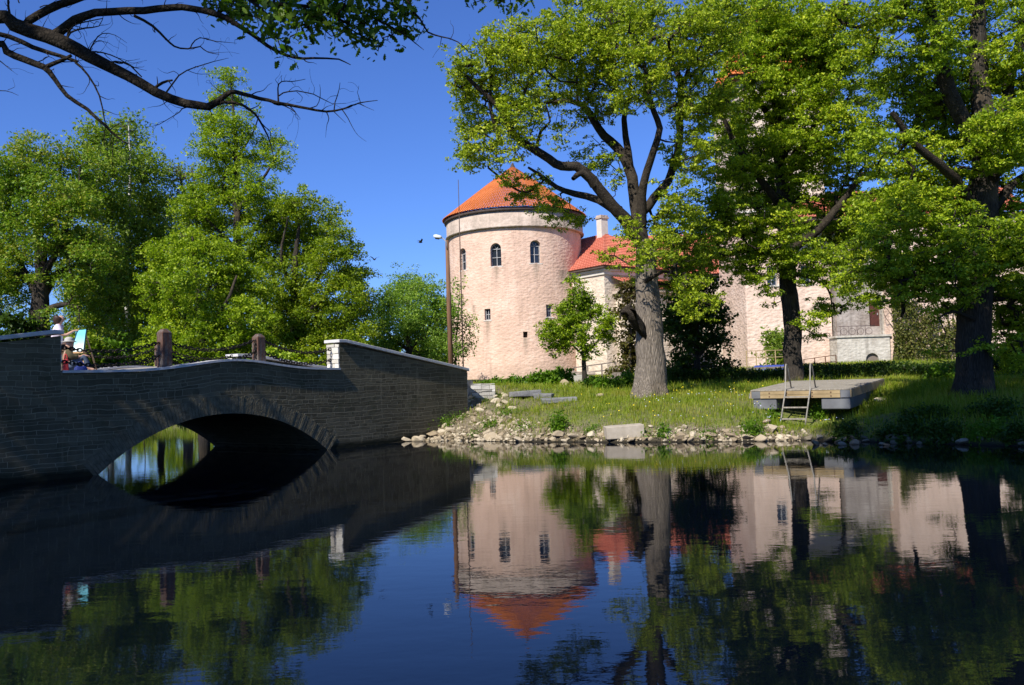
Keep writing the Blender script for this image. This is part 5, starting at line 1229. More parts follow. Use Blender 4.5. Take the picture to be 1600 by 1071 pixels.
# seated companion with grey cap
sp_ = at(104, 570, 19.6); uS = (sp_[0] - BO[0]) * T[0] + (sp_[1] - BO[1]) * T[1]; zS = zdeck(uS) + .06
sit = thing('person', 'person with grey cap and olive top sitting low on the bridge beside the wing wall', 'person', (sp_[0], sp_[1], zS), 0)
f = Fig(); pel = f.add((0, 0, .11), (.14, .11)); ab = f.add((-.02, 0, .25), (.125, .1), pel); ch = f.add((.0, 0, .41), (.145, .1), ab); nb = f.add((.03, 0, .53), (.06, .055), ch); hd0 = f.add((.06, 0, .62), (.07, .08), nb); hd = f.add((.06, 0, .69), (.078, .09), hd0); f.add((.05, 0, .75), .055, hd); f.add((.15, 0, .65), .016, hd0)
for s in (-1, 1):
    f.chain(pel, [((.08, s * .09, .13), .085), ((.36, s * .12, .36), .062), ((.40, s * .12, .25), .05), ((.46, s * .12, .07), .036), ((.58, s * .13, .04), .033)])
    ids = f.chain(ch, [((.02, s * .15, .49), .052), ((.12, s * .2, .34), .042), ((.28, s * .16, .34), .033), ((.35, s * .12, .38), .024)]); hand(f, ids[-1], (1, -s * .3, -.2), (0, 0, 1), .8)
skinned('body', f.v, f.e, f.r, M_SKIN, sit)
g = Fig(); a_ = g.add((0, 0, .15), (.15, .12)); b_ = g.add((-.02, 0, .27), (.14, .115), a_); c_ = g.add((.0, 0, .42), (.16, .115), b_); g.add((.025, 0, .51), (.075, .07), c_)
for s in (-1, 1): g.chain(c_, [((.02, s * .15, .485), .085), ((.12, s * .2, .34), .07), ((.25, s * .165, .345), .052)])
skinned('jacket', g.v, g.e, g.r, M_BROWNCLOTH, sit)
g = Fig(); a_ = g.add((0, 0, .11), (.15, .12))
for s in (-1, 1): g.chain(a_, [((.08, s * .09, .13), .1), ((.36, s * .12, .36), .074), ((.40, s * .12, .25), .062), ((.45, s * .12, .10), .052)])
skinned('jeans', g.v, g.e, g.r, M_JEANS, sit)
head(sit, (.06, 0, .68), (1, 0, 0), .086); cap_mesh((.055, 0, .705), (1, 0, 0), .088, brim=.06).build('cap', M_GREYCLOTH, sit)
sit.rotation_euler = (0, 0, BRZ - .5)
def bag(name, lab, p, size, mat, rz=0):
    t = thing(name, lab, 'bag', p, rz); a, d, h = size
    b = MB(); b.hexa([(-a / 2, -d / 2, 0), (a / 2, -d / 2, 0), (a / 2, d / 2, 0), (-a / 2, d / 2, 0), (-a * .4, -d * .22, h), (a * .4, -d * .22, h), (a * .4, d * .22, h), (-a * .4, d * .22, h)]); b.build('body', mat, t, bevel=.05)
    b = MB(); b.tube([(a * .25 * cos(q), 0, h - .02 + .12 * sin(q)) for q in [pi * k / 8 for k in range(9)]], .012, 6); b.build('handle', mat, t)
def deckp(px, Y):
    p = at(px, 575, Y); u = (p[0] - BO[0]) * T[0] + (p[1] - BO[1]) * T[1]; return (p[0], p[1], zdeck(u) + .056)
q = deckp(103, 18.75); bag('shoulder_bag', 'red cloth bag standing at the end of the left wing wall', q, (.12, .12, .28), M_RED, .5)
q = deckp(126, 18.9); bag('backpack', 'small dark blue bag lying on the bridge deck right of the seated person', q, (.28, .18, .12), M_BLUE, .7)

# ================================================================== swimming raft and ladder
M_DECKWOOD = simple('weathered_pine_boards', (.17, .15, .12), (.36, .32, .26), 4, .85, .4, .005, stretch=(1, 6, 1))
M_FASCIA = simple('pine_fascia', (.24, .17, .085), (.38, .28, .15), 3, .8, .3, .005)
M_FLOAT = simple('grey_blue_plastic_float', (.10, .10, .105), (.16, .162, .168), 2.2, .6, .2, .01)
M_ALU = simple('worn_ladder_paint', (.19, .175, .15), (.34, .31, .265), 9, .5)
RF = np.array([9.02, 23.2]); ra = np.array([-.809, .588]); rb = np.array([.588, .809]); RL, RD = 2.72, 3.7
zr = at(1325, 607, 23.2)[2]; raft = thing('swimming_raft', 'wooden swimming raft on grey floats pulled up on the grassy bank', 'raft', (RF[0], RF[1], zr), 0)
def rp(s, d, z): q = ra * s + rb * d; return (q[0], q[1], z + .055 * d)
def rbox(mb, s0, s1, d0, d1, z0, z1): return mb.hexa([rp(s0, d0, z0), rp(s1, d0, z0), rp(s1, d1, z0), rp(s0, d1, z0), rp(s0, d0, z1), rp(s1, d0, z1), rp(s1, d1, z1), rp(s0, d1, z1)][::1])
b = MB(); k = 26
for i in range(k): rbox(b, -.03, RL + .03, RD * i / k, RD * (i + 1) / k - .022, -.035 + random.uniform(-.003, .003), random.uniform(-.004, .002))
b.build('deck_boards', M_DECKWOOD, raft)
b = MB()
for z0, z1 in ((-.138, -.045), (-.24, -.146)): rbox(b, .26, RL - .26, -.035, -.003, z0, z1)
rbox(b, 0, RL, RD, RD + .035, -.24, -.01); rbox(b, -.035, -.003, -.03, RD, -.24, -.04); rbox(b, RL + .003, RL + .035, -.03, RD, -.24, -.04); b.build('fascia', M_FASCIA, raft)
b = MB(); rbox(b, 0, .254, -.03, -.003, -.24, -.045); b.build('end_plate', M_FLOAT, raft); b = MB(); rbox(b, RL - .254, RL, -.03, -.003, -.24, -.045); b.build('end_plate', M_FLOAT, raft)
b = MB()
for s in (.5, 1.0, 1.7, 2.2):
    for z in (-.09, -.19): q = rp(s, -.038, z); b.box(q, (.03, .03, .03), rz=.95)
b.build('bolts', M_RUST, raft)
for s0, s1 in ((.02, .78), (RL - .70, RL - .02)):
    b = MB(); rbox(b, s0, s1, .01, RD - .02, -.56, -.242); b.build('float', M_FLOAT, raft, bevel=.03)
b = MB(); rbox(b, .02, .06, .0, RD, -.62, -.31); 
for s in (.5, 2.2):
    b2 = MB(); q = rp(s, 3.0, -.66); b2.bar((q[0], q[1], -1.6), (q[0], q[1], q[2] + .02), .14); b2.build('prop', M_OLDWOOD, raft)
for d in (.5, 1.6):
    pass
b = MB(); c = rp(RL + .04, .05, -.18); b.tube([(c[0] - .04, c[1] + .05 * cos(a), c[2] + .07 * sin(a)) for a in [2 * pi * i / 12 for i in range(13)]], .012, 6, cap=False); b.build('mooring_ring', M_ALU, raft)
LB = rp(1.38, 0, 0); lad = thing('boarding_ladder', 'pale metal ladder with four wooden rungs hooked on the raft and reaching the water', 'ladder', (RF[0] + LB[0], RF[1] + LB[1], zr), 0)
fr = lambda s, out, z: tuple(ra * (s - 1.38) - rb * out) + (z,)
zb = .02 - zr
for s in (1.72, 1.04):
    b = MB(); top = .70
    b.tube([fr(s, .78, zb), fr(s, .08, -.02), fr(s, .02, .35), fr(s, -.02, top - .06), fr(s, -.06, top), fr(s, -.14, top - .02), fr(s, -.2, top - .12), fr(s, -.42, .045)], [.02] * 8, 8); b.build('rail', M_ALU, lad)
for t_ in (.07, .34, .60, .84):
    z = zb * (1 - t_) + -.02 * t_; o = .78 * (1 - t_) + .08 * t_
    b = MB(); b.bar(fr(1.04, o, z), fr(1.72, o, z), .075, .035); b.build('rung', M_DECKWOOD, lad)

# ================================================================== lamp post, mast, railing, birds
M_LAMPPOST = simple('brown_weathered_pole', (.11, .055, .03), (.22, .12, .07), 5, .9, stretch=(4, 4, .3))
pb = at(705, 575, 40); gz = h1(pb[0], pb[1]); pt = at(698.5, 376, 40)
lamp = thing('street_lamp', 'tall brown wooden lamp post with a pale lamp head turned to the left', 'street lamp', (pb[0], pb[1], gz))
rel = lambda p: tuple(np.array(p) - np.array([pb[0], pb[1], gz]))
b = MB(); b.tube([(0, 0, -.3), rel(at(701.5, 480, 40)), rel(pt)], [.125, .11, .085], 10); b.build('pole', M_LAMPPOST, lamp)
b = MB(); b.tube([rel(at(698.5, 390, 39.9)), rel(at(697, 378, 39.9)), rel(at(692.5, 373, 39.9)), rel(at(687, 371, 39.9))], .025, 8); b.build('arm', M_FRAME, lamp)
b = MB(); c0, c1 = Vector(rel(at(690.5, 371.5, 39.9))), Vector(rel(at(677.5, 369, 39.9)))
b.tube([c0, c0.lerp(c1, .2), c0.lerp(c1, .7), c1], [.05, .09, .10, .06], 10); hd_ = b.build('lamp_head', simple('pale_lamp_shell', (.55, .58, .62), (.70, .72, .75), 4, .4), lamp)
b = MB(); b.tube([c0.lerp(c1, .3) - Vector((0, 0, .06)), c0.lerp(c1, .8) - Vector((0, 0, .07))], [.06, .06], 8); b.build('lens', M_GLASS, hd_)
mb0 = at(724, 580, 50.0); gz = h1(mb0[0], mb0[1]); o = MB(); tp = at(716, 281, 50.0) - np.array([mb0[0], mb0[1], gz]); 
o.tube([(0, 0, -.2), tuple(tp * .62), tuple(tp)], [.04, .03, .018], 7); tag(o.build('mast', M_EAVE, None, (mb0[0], mb0[1], gz)), 'very thin dark mast rising in front of the round tower beside the lamp post', 'mast')
# railing by the pink wall
M_RAIL = simple('rusty_yellow_rail', (.28, .20, .09), (.42, .32, .16), 6, .7)
def railing(lab, pts, Y, hz, posts, rails, mat, w=.05):
    A = at(*pts[0], Y); B_ = at(*pts[1], Y + .5); g0 = h1(A[0], A[1]); t = thing('railing', lab, 'railing', (A[0], A[1], g0)); top0 = A[2] - g0; top1 = B_[2] - g0
    dx = B_[:2] - A[:2]
    for i in range(posts):
        s = i / (posts - 1); b = MB(); b.bar((dx[0] * s, dx[1] * s, -.2), (dx[0] * s, dx[1] * s, top0 + (top1 - top0) * s), w); b.build('post', mat, t)
    for r_ in rails:
        b = MB(); b.bar((0, 0, top0 * r_), (dx[0], dx[1], top1 * r_), w * .8); b.build('rail', mat, t)
railing('thin rusty yellow railing at the foot of the pink wall, left of the slim oak', [(1166, 549), (1226, 547)], 50, 1, 5, (1, .68), M_RAIL)
railing('thin brown railing right of the slim oak trunk, in front of the terrace', [(1256, 562), (1306, 555)], 50, 1, 4, (1, .5), M_RUST)
railing('weathered grey wooden rail fence between young maple and the cream wall', [(896, 575), (962, 566)], 52, 1, 4, (1, .6), M_OLDWOOD, .08)
q = at(1205, 577, 49); t = thing('tarpaulin', 'crumpled blue tarpaulin lying over a low heap in front of the pink wall', 'tarpaulin', (q[0], q[1], h1(q[0], q[1])))
zt = max(.35, at(1205, 571, 49)[2] - h1(q[0], q[1])); V = []; Fc = []; rg = np.random.default_rng(3)
for i in range(25):
    for j in range(9):
        x, y = (i / 24 - .5) * 2.6, (j / 8 - .5) * 1.1; e = min(1, 3 * (1 - abs(2 * i / 24 - 1)), 3 * (1 - abs(2 * j / 8 - 1))); V.append((x, y, zt * e * (.85 + .15 * sin(i * 1.3) * cos(j * 2.1)) + rg.uniform(-.02, .02)))
for i in range(24):
    for j in range(8): Fc.append((i * 9 + j, (i + 1) * 9 + j, (i + 1) * 9 + j + 1, i * 9 + j + 1))
link('sheet', mesh_np('sheet', V, np.array(Fc)), M_BLUE, t)
# heap of timber carrying the sheet
b = MB()
for k in range(5): b.bar((-1.25, -.4 + .2 * k, zt * .35), (1.25, -.4 + .2 * k, zt * .35), .16, zt * .6)
b.build('timber_core', M_OLDWOOD, t)
M_BIRD = simple('black_feathers', (.012, .012, .014), (.03, .03, .035), 9)
for px, py, lab, rz in ((657, 379, 'small dark bird flying near the lamp head', .6), (585, 406, 'small dark bird flying above the willow, lower than the other', 2.2)):
    p = at(px, py, 36); t = thing('bird', lab, 'bird', tuple(p), rz, 'birds flying left of the tower')
    b = MB(); b.tube([(-.10, 0, .01), (-.05, 0, 0), (.02, 0, 0), (.07, 0, .01), (.10, 0, .012)], [.006, .03, .032, .022, .004], 8); b.build('body', M_BIRD, t)
    b = MB(); b.add([(-.16, -.03, .012), (-.16, .03, .012), (-.08, .012, .01), (-.08, -.012, .01), (-.16, 0, .018)], [(0, 3, 2, 1), (0, 4, 3), (1, 2, 4)]); b.build('tail', M_BIRD, t)
    for s in (-1, 1):
        b = MB(); V = [(.05, s * .02, .02), (-.04, s * .02, .015), (.06, s * .11, .09), (-.03, s * .10, .085), (-.04, s * .22, .12), (-.055, s * .21, .118)]
        V += [(x, y, z + .008) for x, y, z in V]
        b.add(V, [(0, 1, 3, 2), (2, 3, 5, 4), (6, 8, 9, 7), (8, 10, 11, 9), (0, 2, 8, 6), (2, 4, 10, 8), (1, 7, 9, 3), (3, 9, 11, 5), (4, 5, 11, 10)]); b.build('wing', M_BIRD, t)

# ================================================================== stones
def rock_mesh(name, rng, sx, sy, sz, cuts=9):
    bm = bmesh.new(); bmesh.ops.create_icosphere(bm, subdivisions=3, radius=1)
    pl_ = [(Vector(rng.normal(0, 1, 3)).normalized(), rng.uniform(.5, .85)) for _ in range(cuts)]
    fq = rng.uniform(-1, 1, (4, 3)) * 3
    for v_ in bm.verts:
        for nn, d in pl_:
            k = v_.co.dot(nn)
            if k > d: v_.co -= nn * (k - d)
        w = sum(sin(v_.co.dot(Vector(q)) * 1.7 + i) for i, q in enumerate(fq)) * .03; v_.co *= 1 + w
        v_.co = Vector((v_.co.x * sx, v_.co.y * sy, v_.co.z * sz))
    me = bpy.data.meshes.new(name); bm.to_mesh(me); bm.free(); return me
def rockmat(name, c1, c2, c3):
    n = N(name); v = n.coord('Object'); r = n('ShaderNodeObjectInfo').outputs['Random']; nz = n.noise(v, 7, 6, .65)
    f = n.math('ADD', n.math('MULTIPLY', r, .6), n.math('MULTIPLY', nz, .4)); col = n.ramp(f, [(.15, c1), (.5, c2), (.85, c3)])
    pos = n('ShaderNodeNewGeometry').outputs['Position']; wz = n('ShaderNodeSeparateXYZ', {0: pos}).outputs[2]
    wet = n.math('MULTIPLY', n.math('SUBTRACT', .05, wz), 16, True); col = n.mix(wet, col, (.06, .05, .035))
    return n.surf(col, .9, n.bump(nz, .6, .03), .15)
M_ROCK = rockmat('limestone_rock', (.21, .16, .10), (.36, .29, .195), (.57, .49, .36))
M_ROCKGREY = rockmat('purple_grey_rock', (.28, .26, .27), (.36, .33, .34), (.42, .39, .40))
rg = np.random.default_rng(33)
RM = [rock_mesh('rock', rg, 1, rg.uniform(.6, .95), rg.uniform(.32, .7)) for _ in range(14)]
for m in RM: m.materials.append(M_ROCK)
M_ROCKSHADE = rockmat('shaded_brown_rock', (.10, .085, .055), (.19, .16, .11), (.31, .27, .20))  # darker copy of the limestone rock, the right shore's shade put into its colour
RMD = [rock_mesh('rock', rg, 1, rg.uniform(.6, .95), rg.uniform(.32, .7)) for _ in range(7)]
for m in RMD: m.materials.append(M_ROCKSHADE)
def rock(p, s, me, lab, group=None, rz=None, sink=.25, tilt=.3):
    o = bpy.data.objects.new('rock', me); COL.objects.link(o); o.scale = (s, s, s)
    o.location = (p[0], p[1], p[2] + s * (.5 - sink) * .6); o.rotation_euler = (rg.normal(0, tilt), rg.normal(0, tilt), rg.uniform(0, 6.28) if rz is None else rz)
    tag(o, lab, 'rock', group); return o
spec = [((652, 673), .24, 'squarish purple grey rock standing highest at the foot of the bridge wall', M_ROCKGREY, .55), ((631, 687), .25, 'flat pale rock lying in the water at the far left end of the shore', None, .3), ((655, 684), .24, 'low pale rock in the water just under the squarish purple grey one', None, .35),
        ((676, 680), .34, 'long tilted tan rock slab leaning at the left end of the stony shore', None, .35), ((1204, 672), .27, 'big pale boulder on the shore left of the ladder foot', None, .5), ((1240, 686), .17, 'rounded tan boulder directly under the ladder foot', None, .6), ((1196, 660), .2, 'pale flat rock lying above the big boulder left of the ladder', None, .4), ((760, 677), .18, 'bright white rock at the waterline below the grassy rubble slope', None, .5), ((1375, 625), .2, 'flat pale rock in the shaded grass right of the raft', None, .35), ((938, 618), .17, 'whitish rock lying alone in the grass left of the oak foot', None, .6), ((882, 600), .3, 'pale round boulder among nettles below the tower', None, .8), ((951, 598), .32, 'pale boulder left of the gnarled stump behind the grass', None, .8)]
for (px, py), s, lab, mt, zz in spec:
    me = rock_mesh('rock', rg, 1, .75, zz); me.materials.append(mt or M_ROCK)
    try: p = ground_at(px, py + 2)
    except Exception: p = wl(px, py)
    rock(p, s, me, lab, None, None, .2, .12)
taken = []
def put(n_, pxr, pyr, smin, smax, lab, group, tilt=.35, RM=RM):
    k = 0; tries = 0
    while k < n_ and tries < n_ * 60:
        tries += 1; px = rg.uniform(*pxr); y0, y1 = pyr(px); py = y0 + (y1 - y0) * rg.random() ** .8
        p = ground_at(px, py, 15, 40); s = smin + (smax - smin) * rg.random() ** 2.2
        if any((p[0] - q[0]) ** 2 + (p[1] - q[1]) ** 2 < ((s + q[2]) * .62) ** 2 for q in taken): continue
        taken.append((p[0], p[1], s)); rock(p, s, RM[rg.integers(len(RM))], lab, group, tilt=tilt); k += 1
put(90, (650, 1235), lambda x: (690, 680), .10, .27, 'pale limestone rock in the row along the sunlit waterline', 'rocks of the sunlit waterline')
put(108, (652, 800), lambda x: (688, max(612, 672 - (x - 650) * .74)), .08, .23, 'pale limestone rubble stone on the slope beside the bridge end', 'rubble on the slope by the bridge')
put(30, (800, 1240), lambda x: (688, 668), .06, .15, 'small pale stone scattered on the sunny bank above the waterline', 'stones scattered on the sunny bank')
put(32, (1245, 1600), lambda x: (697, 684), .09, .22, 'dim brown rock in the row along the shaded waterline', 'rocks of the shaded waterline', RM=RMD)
# gravel and small rubble nobody could count
pts = []
for _ in range(7):
    px = np.where(rg.random(300) < .6, rg.uniform(648, 830, 300), rg.uniform(648, 1260, 300)); k = rg.random(300) ** 1.2
    for x, t_ in zip(px, k):
        lim = max(608, 672 - (x - 650) * .9) if x < 760 else max(645, 672 - max(0, 900 - x) * .2)
        pts.append(ground_at(x, 690 + (lim - 690) * t_, 16, 40))
pts = np.array(pts); base = np.array([[1, 0, 0], [-.5, .85, 0], [-.5, -.85, 0], [.1, .1, .7], [0, 0, -.5]]); tri = np.array([[0, 1, 3], [1, 2, 3], [2, 0, 3], [1, 0, 4], [2, 1, 4], [0, 2, 4]])
n_ = len(pts); a_ = rg.uniform(0, 6.28, n_); s = .025 + .085 * rg.random(n_) ** 2
B_ = base[None] * rg.uniform(.6, 1.3, (n_, 5, 3)); X = B_[..., 0] * np.cos(a_)[:, None] - B_[..., 1] * np.sin(a_)[:, None]; Yv = B_[..., 0] * np.sin(a_)[:, None] + B_[..., 1] * np.cos(a_)[:, None]
V = np.stack([X, Yv, B_[..., 2]], -1) * s[:, None, None] + pts[:, None, :]
n = N('rubble_stone'); g = n('ShaderNodeNewGeometry').outputs['Random Per Island']; M_RUB = n.surf(n.ramp(g, [(.1, (.13, .098, .055)), (.5, (.26, .21, .135)), (.9, (.46, .39, .28))]), .95)
tag(link('rubble', mesh_np('rubble', V.reshape(-1, 3), (np.arange(n_)[:, None, None] * 5 + tri[None]).reshape(-1, 3)), M_RUB), kind='stuff')
# masonry stub at the end of the wing wall
q = ground_at(745, 622, 24, 40); b = MB(); z = -.25; top = at(745, 600, q[1])[2] - q[2]
rz_ = random.Random(4)
while z < top - .02:
    h = min(rz_.choice((.09, .12, .15)), top - z); x = -.42
    while x < .62:
        w_ = rz_.choice((.2, .3, .38)); w_ = min(w_, .66 - x); d_ = 1.0 + rz_.uniform(-.02, .03)
        b.box((x + w_ / 2, .5, z + h / 2), (w_ - .012, d_, h - .012), jitter=.012); x += w_
    z += h
t = b.build('masonry_stub', M_STONEPALE_OBJ, None, tuple(q)); t.rotation_euler = (0, 0, .35); tag(t, 'short block of pale coursed masonry standing at the right end of the bridge wing wall', 'masonry')
# slabs, block and stump
M_SLATE = simple('dark_grey_slab', (.13, .13, .135), (.24, .235, .23), 4, .85, .6, .02)
M_CONC = simple('pale_concrete', (.34, .29, .22), (.46, .40, .32), 5, .9, .4, .01)
def slab(name, lab, cat, px, py, size, mat, rz, z=0., bev=.02, jit=.03):
    q = ground_at(px, py, 15, 60); b = MB(); b.box((0, 0, size[2] / 2 + z), size, jitter=jit); o = b.build(name, mat, None, tuple(q), bevel=bev); o.rotation_euler = (rg.normal(0, .04), rg.normal(0, .04), rz); tag(o, lab, cat); return o
slab('stone_slab', 'dark grey flat stone slab, the left one of three on the bare ground', 'slab', 820, 621, (.85, .7, .22), M_SLATE, .5)
slab('stone_slab', 'grey flat stone slab, the middle and smallest of three on the bare ground', 'slab', 850, 622, (.6, .6, .16), M_SLATE, -.2)
slab('stone_slab', 'long low grey stone slab, the right one of three on the bare ground', 'slab', 873, 629, (1.1, .6, .14), M_SLATE, .1)
slab('concrete_block', 'smooth pale beige concrete block set in the bank at the waterline', 'block', 975, 680, (1.0, .5, .32), M_CONC, .04, z=-.08, bev=.012, jit=.008)
slab('stone_bench', 'thick grey stone slab tilted over dark gap beneath the young maple', 'slab', 908, 597, (1.5, .8, .16), M_GREYBAND, .15, z=.42)
slab('stone_support', 'rough pale stone propping the tilted grey slab under the young maple', 'stone', 903, 598, (.9, .5, .5), M_STONEPALE_OBJ, .1, z=-.08)
q = ground_at(966, 602, 20, 60); t = thing('tree_stump', 'gnarled pale grey tree stump left of the big oak foot', 'stump', tuple(q)); rgs = np.random.default_rng(8)
b = MB(); b.lathe([(.42, -.15), (.34, .05), (.27, .3), (.25, .5), (.16, .56), (.01, .52)], seg=16); b.v = [(x * (1 + .16 * sin(5 * math.atan2(y, x))), y * (1 + .16 * sin(5 * math.atan2(y, x) + 1)), z) for x, y, z in b.v]; b.build('wood', M_OAKBARK, t)
for k in range(4):
    a = k * 1.7; b = MB(); b.tube([(.2 * cos(a), .2 * sin(a), .25), (.42 * cos(a), .42 * sin(a), .12), (.65 * cos(a), .65 * sin(a), -.08)], [.12, .09, .04], 7); b.build('root', M_OAKBARK, t)

# ================================================================== weeds, grass, flowers
def weed(px, py, wpx, hpx, lab, leaf=None, nl=900, Y=None, ls=.12, name='weed_clump', cat='weeds'):
    if Y is None: g = ground_at(px, py, 15, 60)
    else: p = at(px, py, Y); g = np.array([p[0], p[1], h1(p[0], p[1])])
    Y = g[1]; w = wpx * Y / F; h = max(.2, hpx * Y / F); rng = np.random.default_rng(int(px * 7 + py)); t = thing(name, lab, cat, tuple(map(float, g)), 0, None)
    ns = max(8, int(w * 14)); st = []; q = []
    for k in range(ns):
        x, y = rng.normal(0, .42) * w, rng.normal(0, .3) * min(w, 1.5); z0 = h1(g[0] + x, g[1] + y) - g[2]; hh = h * rng.uniform(.5, 1.1) * max(.4, 1 - .5 * (x / w) ** 2)
        l = np.array([[x, y, z0 - .05], [x + rng.normal(0, .04), y, z0 + hh * .5], [x + rng.normal(0, .1), y + rng.normal(0, .1), z0 + hh]]); st.append((l, [.008, .006, .003], 4))
        m = int(nl / ns); s = rng.uniform(.05, 1, m); q.append(l[0] + (l[2] - l[0]) * s[:, None] + rng.normal(0, .11, (m, 3)) * [1, 1, .7])
    V, Fq = seg_tube_arrays(st); link('stems', mesh_np('stems', V, Fq, True), M_LEAF_WEED, t)
    link('foliage', leaf_mesh('foliage', np.concatenate(q), ls, rng, flat=.35, aspect=.5), leaf or M_LEAF_WEED, t)
weed(772, 600, 22, 14, 'low green weeds just right of the lamp post at the tower foot', Y=50, ls=.2)
weed(805, 602, 30, 16, 'wide patch of bright nettles at the tower foot, left part', Y=47, ls=.2, nl=1600)
weed(848, 602, 32, 22, 'dense nettles at the tower foot below the small slit window', Y=45, ls=.2, nl=2000)
weed(876, 598, 22, 28, 'tall weeds at the tower foot next to the young maple', Y=45, ls=.2, nl=1200)
weed(845, 585, 9, 24, 'single tall leafy weed rising above the nettles at the tower foot', Y=46, ls=.22, nl=260)
weed(925, 605, 22, 14, 'low bright nettles in front of the tilted grey slab', Y=36, ls=.15, nl=1200)
weed(950, 608, 20, 14, 'low nettles in front of the gnarled stump', Y=34, ls=.15, nl=1200)
weed(975, 605, 16, 24, 'green bush of weeds against the left side of the big oak', Y=35, ls=.15, nl=900)
weed(870, 674, 17, 26, 'dark green leafy weed at the waterline in the middle of the stony shore', nl=700, ls=.09)
weed(697, 668, 9, 20, 'small weed on the rubble slope near the purple grey rock', nl=240, ls=.07)
weed(668, 682, 4, 26, 'thin weed growing against the bridge wall foot', nl=90, ls=.07)
weed(765, 668, 10, 10, 'low weed in the middle of the rubble slope', nl=240, ls=.07)
weed(1180, 676, 17, 22, 'bright green leafy weed left of the big boulder by the ladder', nl=800, ls=.07)
weed(720, 655, 8, 10, 'small weed tuft halfway up the rubble slope', nl=200, ls=.06)
weed(792, 650, 10, 12, 'green weed tuft between the rubble slope and the grass', nl=260, ls=.06)
weed(742, 682, 7, 10, 'tiny weed between the waterline stones near the bright white rock', nl=150, ls=.06)
weed(820, 672, 11, 9, 'low spreading weed above the waterline left of the dark leafy weed', nl=260, ls=.06)
weed(925, 676, 10, 8, 'low weed among the stones left of the concrete block', nl=240, ls=.06)
weed(1110, 682, 14, 8, 'low spreading weeds at the waterline below the yellow flowers', nl=340, ls=.06)
weed(1440, 655, 34, 20, 'broad dark weeds in the shade left of the massive oak foot', M_LEAF_HEDGE, nl=1600, ls=.08)
weed(1560, 650, 34, 24, 'broad dark weeds in the shade below the massive oak foot', M_LEAF_HEDGE, nl=1600, ls=.08)
weed(1040, 680, 20, 12, 'low green weeds right of the concrete block', nl=500, ls=.07)
weed(1205, 655, 12, 16, 'dark weeds under the left float of the raft', nl=400, ls=.08)
weed(1283, 655, 11, 26, 'bright leafy plant growing up beside the ladder under the raft', nl=600, ls=.08)
weed(1320, 684, 26, 24, 'shaded weeds at the waterline below the raft', M_LEAF_SHADE, nl=1200, ls=.08)
weed(1405, 684, 34, 28, 'tall shaded weeds at the waterline right of the raft', M_LEAF_HEDGE, nl=1600, ls=.08)
weed(1475, 686, 34, 28, 'dark weeds at the waterline left of the massive oak', M_LEAF_HEDGE, nl=1600, ls=.08)
weed(1535, 684, 22, 30, 'light green weeds at the waterline below the massive oak', M_LEAF_WEED, nl=900, ls=.07)
weed(1590, 688, 26, 26, 'dark weeds at the waterline at the right edge', M_LEAF_HEDGE, nl=1200, ls=.08)
weed(1470, 605, 26, 30, 'leafy weeds in front of the hedge left of the massive oak', M_LEAF_WEED, nl=1500, ls=.11, Y=27)
def grass_blades(P, hmin, hmax, w, rng):
    n_ = len(P); a = rng.uniform(0, 6.28, n_); h = rng.uniform(hmin, hmax, n_); d = np.stack([np.cos(a), np.sin(a), np.zeros(n_)], -1); s = np.stack([-np.sin(a), np.cos(a), np.zeros(n_)], -1)
    ln = rng.uniform(.1, .7, n_)[:, None] * h[:, None]; up = np.array([0, 0, 1.])
    V = np.stack([P - s * w / 2, P + s * w / 2, P + s * w * .4 + d * ln * .35 + up * h[:, None] * .6, P - s * w * .4 + d * ln * .35 + up * h[:, None] * .6, P + d * ln + up * h[:, None]], 1)
    return V.reshape(-1, 3), (np.arange(n_)[:, None] * 5 + np.array([[0, 1, 2, 3]])), (np.arange(n_)[:, None] * 5 + np.array([[3, 2, 4]]))
rng = np.random.default_rng(99); VV = []; F4 = []; F3 = []; o_ = 0
def sow(n_, xr, yr, dens, hmin, hmax, w):
    global o_
    x = rng.uniform(*xr, n_); y = rng.uniform(*yr, n_); d = sdist(x, y); k = (d > .12) & (rng.random(n_) < dens(x, y, d)); x, y = x[k], y[k]
    P = np.stack([x, y, Hgt(x, y) - .01], -1); v_, a_, b_ = grass_blades(P, hmin, hmax, w, rng); VV.append(v_); F4.append(a_ + o_); F3.append(b_ + o_); o_ += len(v_)
clump = lambda x, y: .5 + .5 * np.sin(x * 2.3 + 1.1 * np.sin(y * 1.7)) * np.sin(y * 2.9 + np.sin(x * 1.3))
bare_f = lambda x, y, d: np.clip(np.exp(-((x + 1.6) / 2.3) ** 2 - ((y - 28.) / 3.2) ** 2) * .85 + .65 * (1 - sm(d, .3, 1.2)) * (1 - sm(x, 6.0, 9.)) + .7 * np.exp(-((y - (33 - .1 * x)) / 1.0) ** 2) * (1 - sm(x, 3, 6)), 0, 1)
sow(230000, (-4, 16), (17, 33), lambda x, y, d: (1.06 - bare_f(x, y, d)) * (.15 + .85 * clump(x, y)) * (1 - np.exp(-(((x - 8.3) / 1.5) ** 2 + ((y - 24.2) / 1.3) ** 2))), .04, .16, .013)
sow(40000, (9.4, 17), (15, 27), lambda x, y, d: .2 + .8 * clump(x * 1.3, y), .10, .30, .016)
sow(30000, (-3, 11), (19, 32), lambda x, y, d: 1.0 * (clump(x * 2.1 + 3, y * 1.9) > .80) * (d > .5), .14, .34, .014)
sow(9000, (-13, -3), (2, 16), lambda x, y, d: .9 + 0 * x, .06, .22, .012)
sow(26000, (-6, 26), (32, 64), lambda x, y, d: (1.02 - bare_f(x, y, d)) * .9, .10, .30, .03)
sow(24000, (-45, -8), (26, 64), lambda x, y, d: .9 + 0 * x, .12, .40, .035)
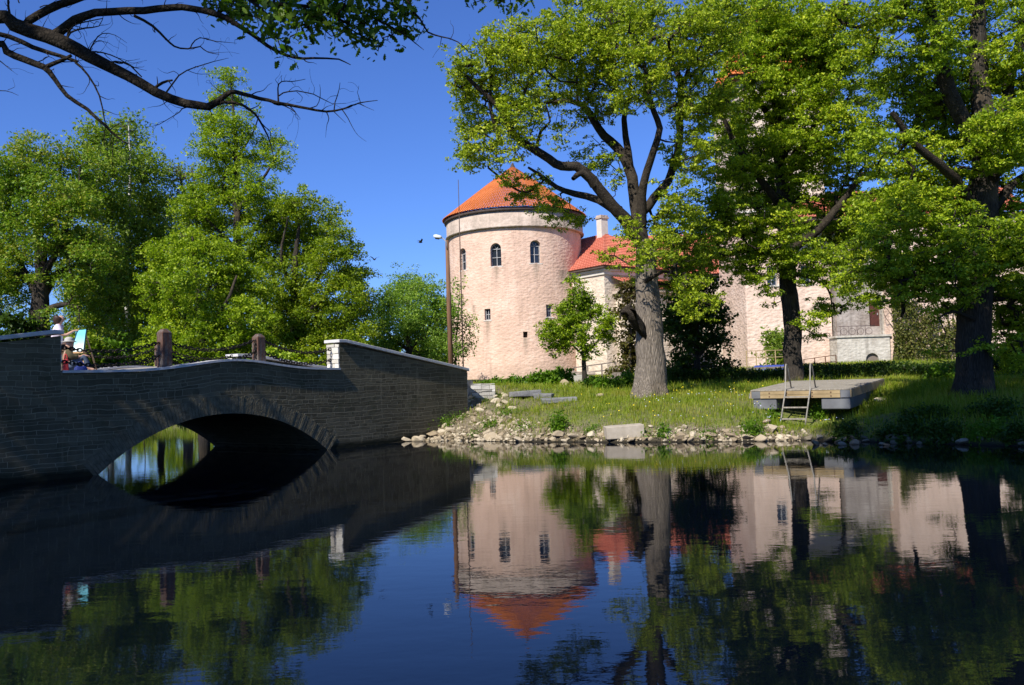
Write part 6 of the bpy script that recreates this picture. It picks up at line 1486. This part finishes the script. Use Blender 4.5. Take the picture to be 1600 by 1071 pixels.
sow(16000, (-19, -10.5), (27, 36), lambda x, y, d: .95 + 0 * x, .06, .22, .02)
sow(14000, (-32, -12), (40, 50), lambda x, y, d: .95 + 0 * x, .10, .35, .03)
me = mesh_np('grass', np.concatenate(VV), [np.concatenate(F4), np.concatenate(F3)])
tag(link('grass', me, M_GRASS), kind='stuff')
def dots(name, mat, n_, xr, yr, s, hz):
    x = rng.uniform(*xr, n_ * 3); y = rng.uniform(*yr, n_ * 3); k = np.nonzero((sdist(x, y) > .8) & (bare_f(x, y, sdist(x, y)) < .35) & (clump(x, y) > .35))[0][:n_]; x, y = x[k], y[k]
    z = Hgt(x, y) + rng.uniform(*hz, len(x)); V = []; Fc = []; a = np.arange(7) * 2 * pi / 7
    for i in range(len(x)):
        t_ = rng.normal(0, .5, 2); r_ = s * rng.uniform(.7, 1.3); o0 = len(V)
        V += [(x[i] + r_ * cos(q), y[i] + r_ * sin(q) * .8 - .0, z[i] + r_ * (t_[0] * cos(q) * .4 + (sin(q) * .7))) for q in a] + [(x[i], y[i], h1(x[i], y[i])), (x[i] + .004, y[i], z[i])]
        Fc.append(tuple(range(o0, o0 + 7)))
    me = bpy.data.meshes.new(name); me.from_pydata(V, [], Fc); me.update(); tag(link(name, me, mat), kind='stuff')
dots('dandelions', simple('yellow_petals', (.65, .48, .01), (.75, .6, .02), 5), 75, (2.0, 9), (22.5, 30), .016, (.14, .24))
dots('wildflowers', simple('pale_blue_petals', (.45, .50, .62), (.6, .66, .78), 5), 60, (3.5, 9), (22.5, 27), .012, (.10, .2))
# far wood closing the view behind everything
rng = np.random.default_rng(123); q = []
for (x0, x1, y0, hh, k) in ((-150, -20, 150, 13, 15000), (-20, 140, 165, 12, 12000)):
    x = rng.uniform(x0, x1, k); hloc = hh * (.75 + .25 * np.sin(x * .21) * np.sin(x * .083 + 1)); q.append(np.stack([x, y0 + rng.uniform(-6, 6, k), 2 + hloc * rng.random(k) ** .8], -1))
tag(link('far_wood', leaf_mesh('far_wood', np.concatenate(q), 1.3, rng), M_LEAF_DARK), kind='stuff')
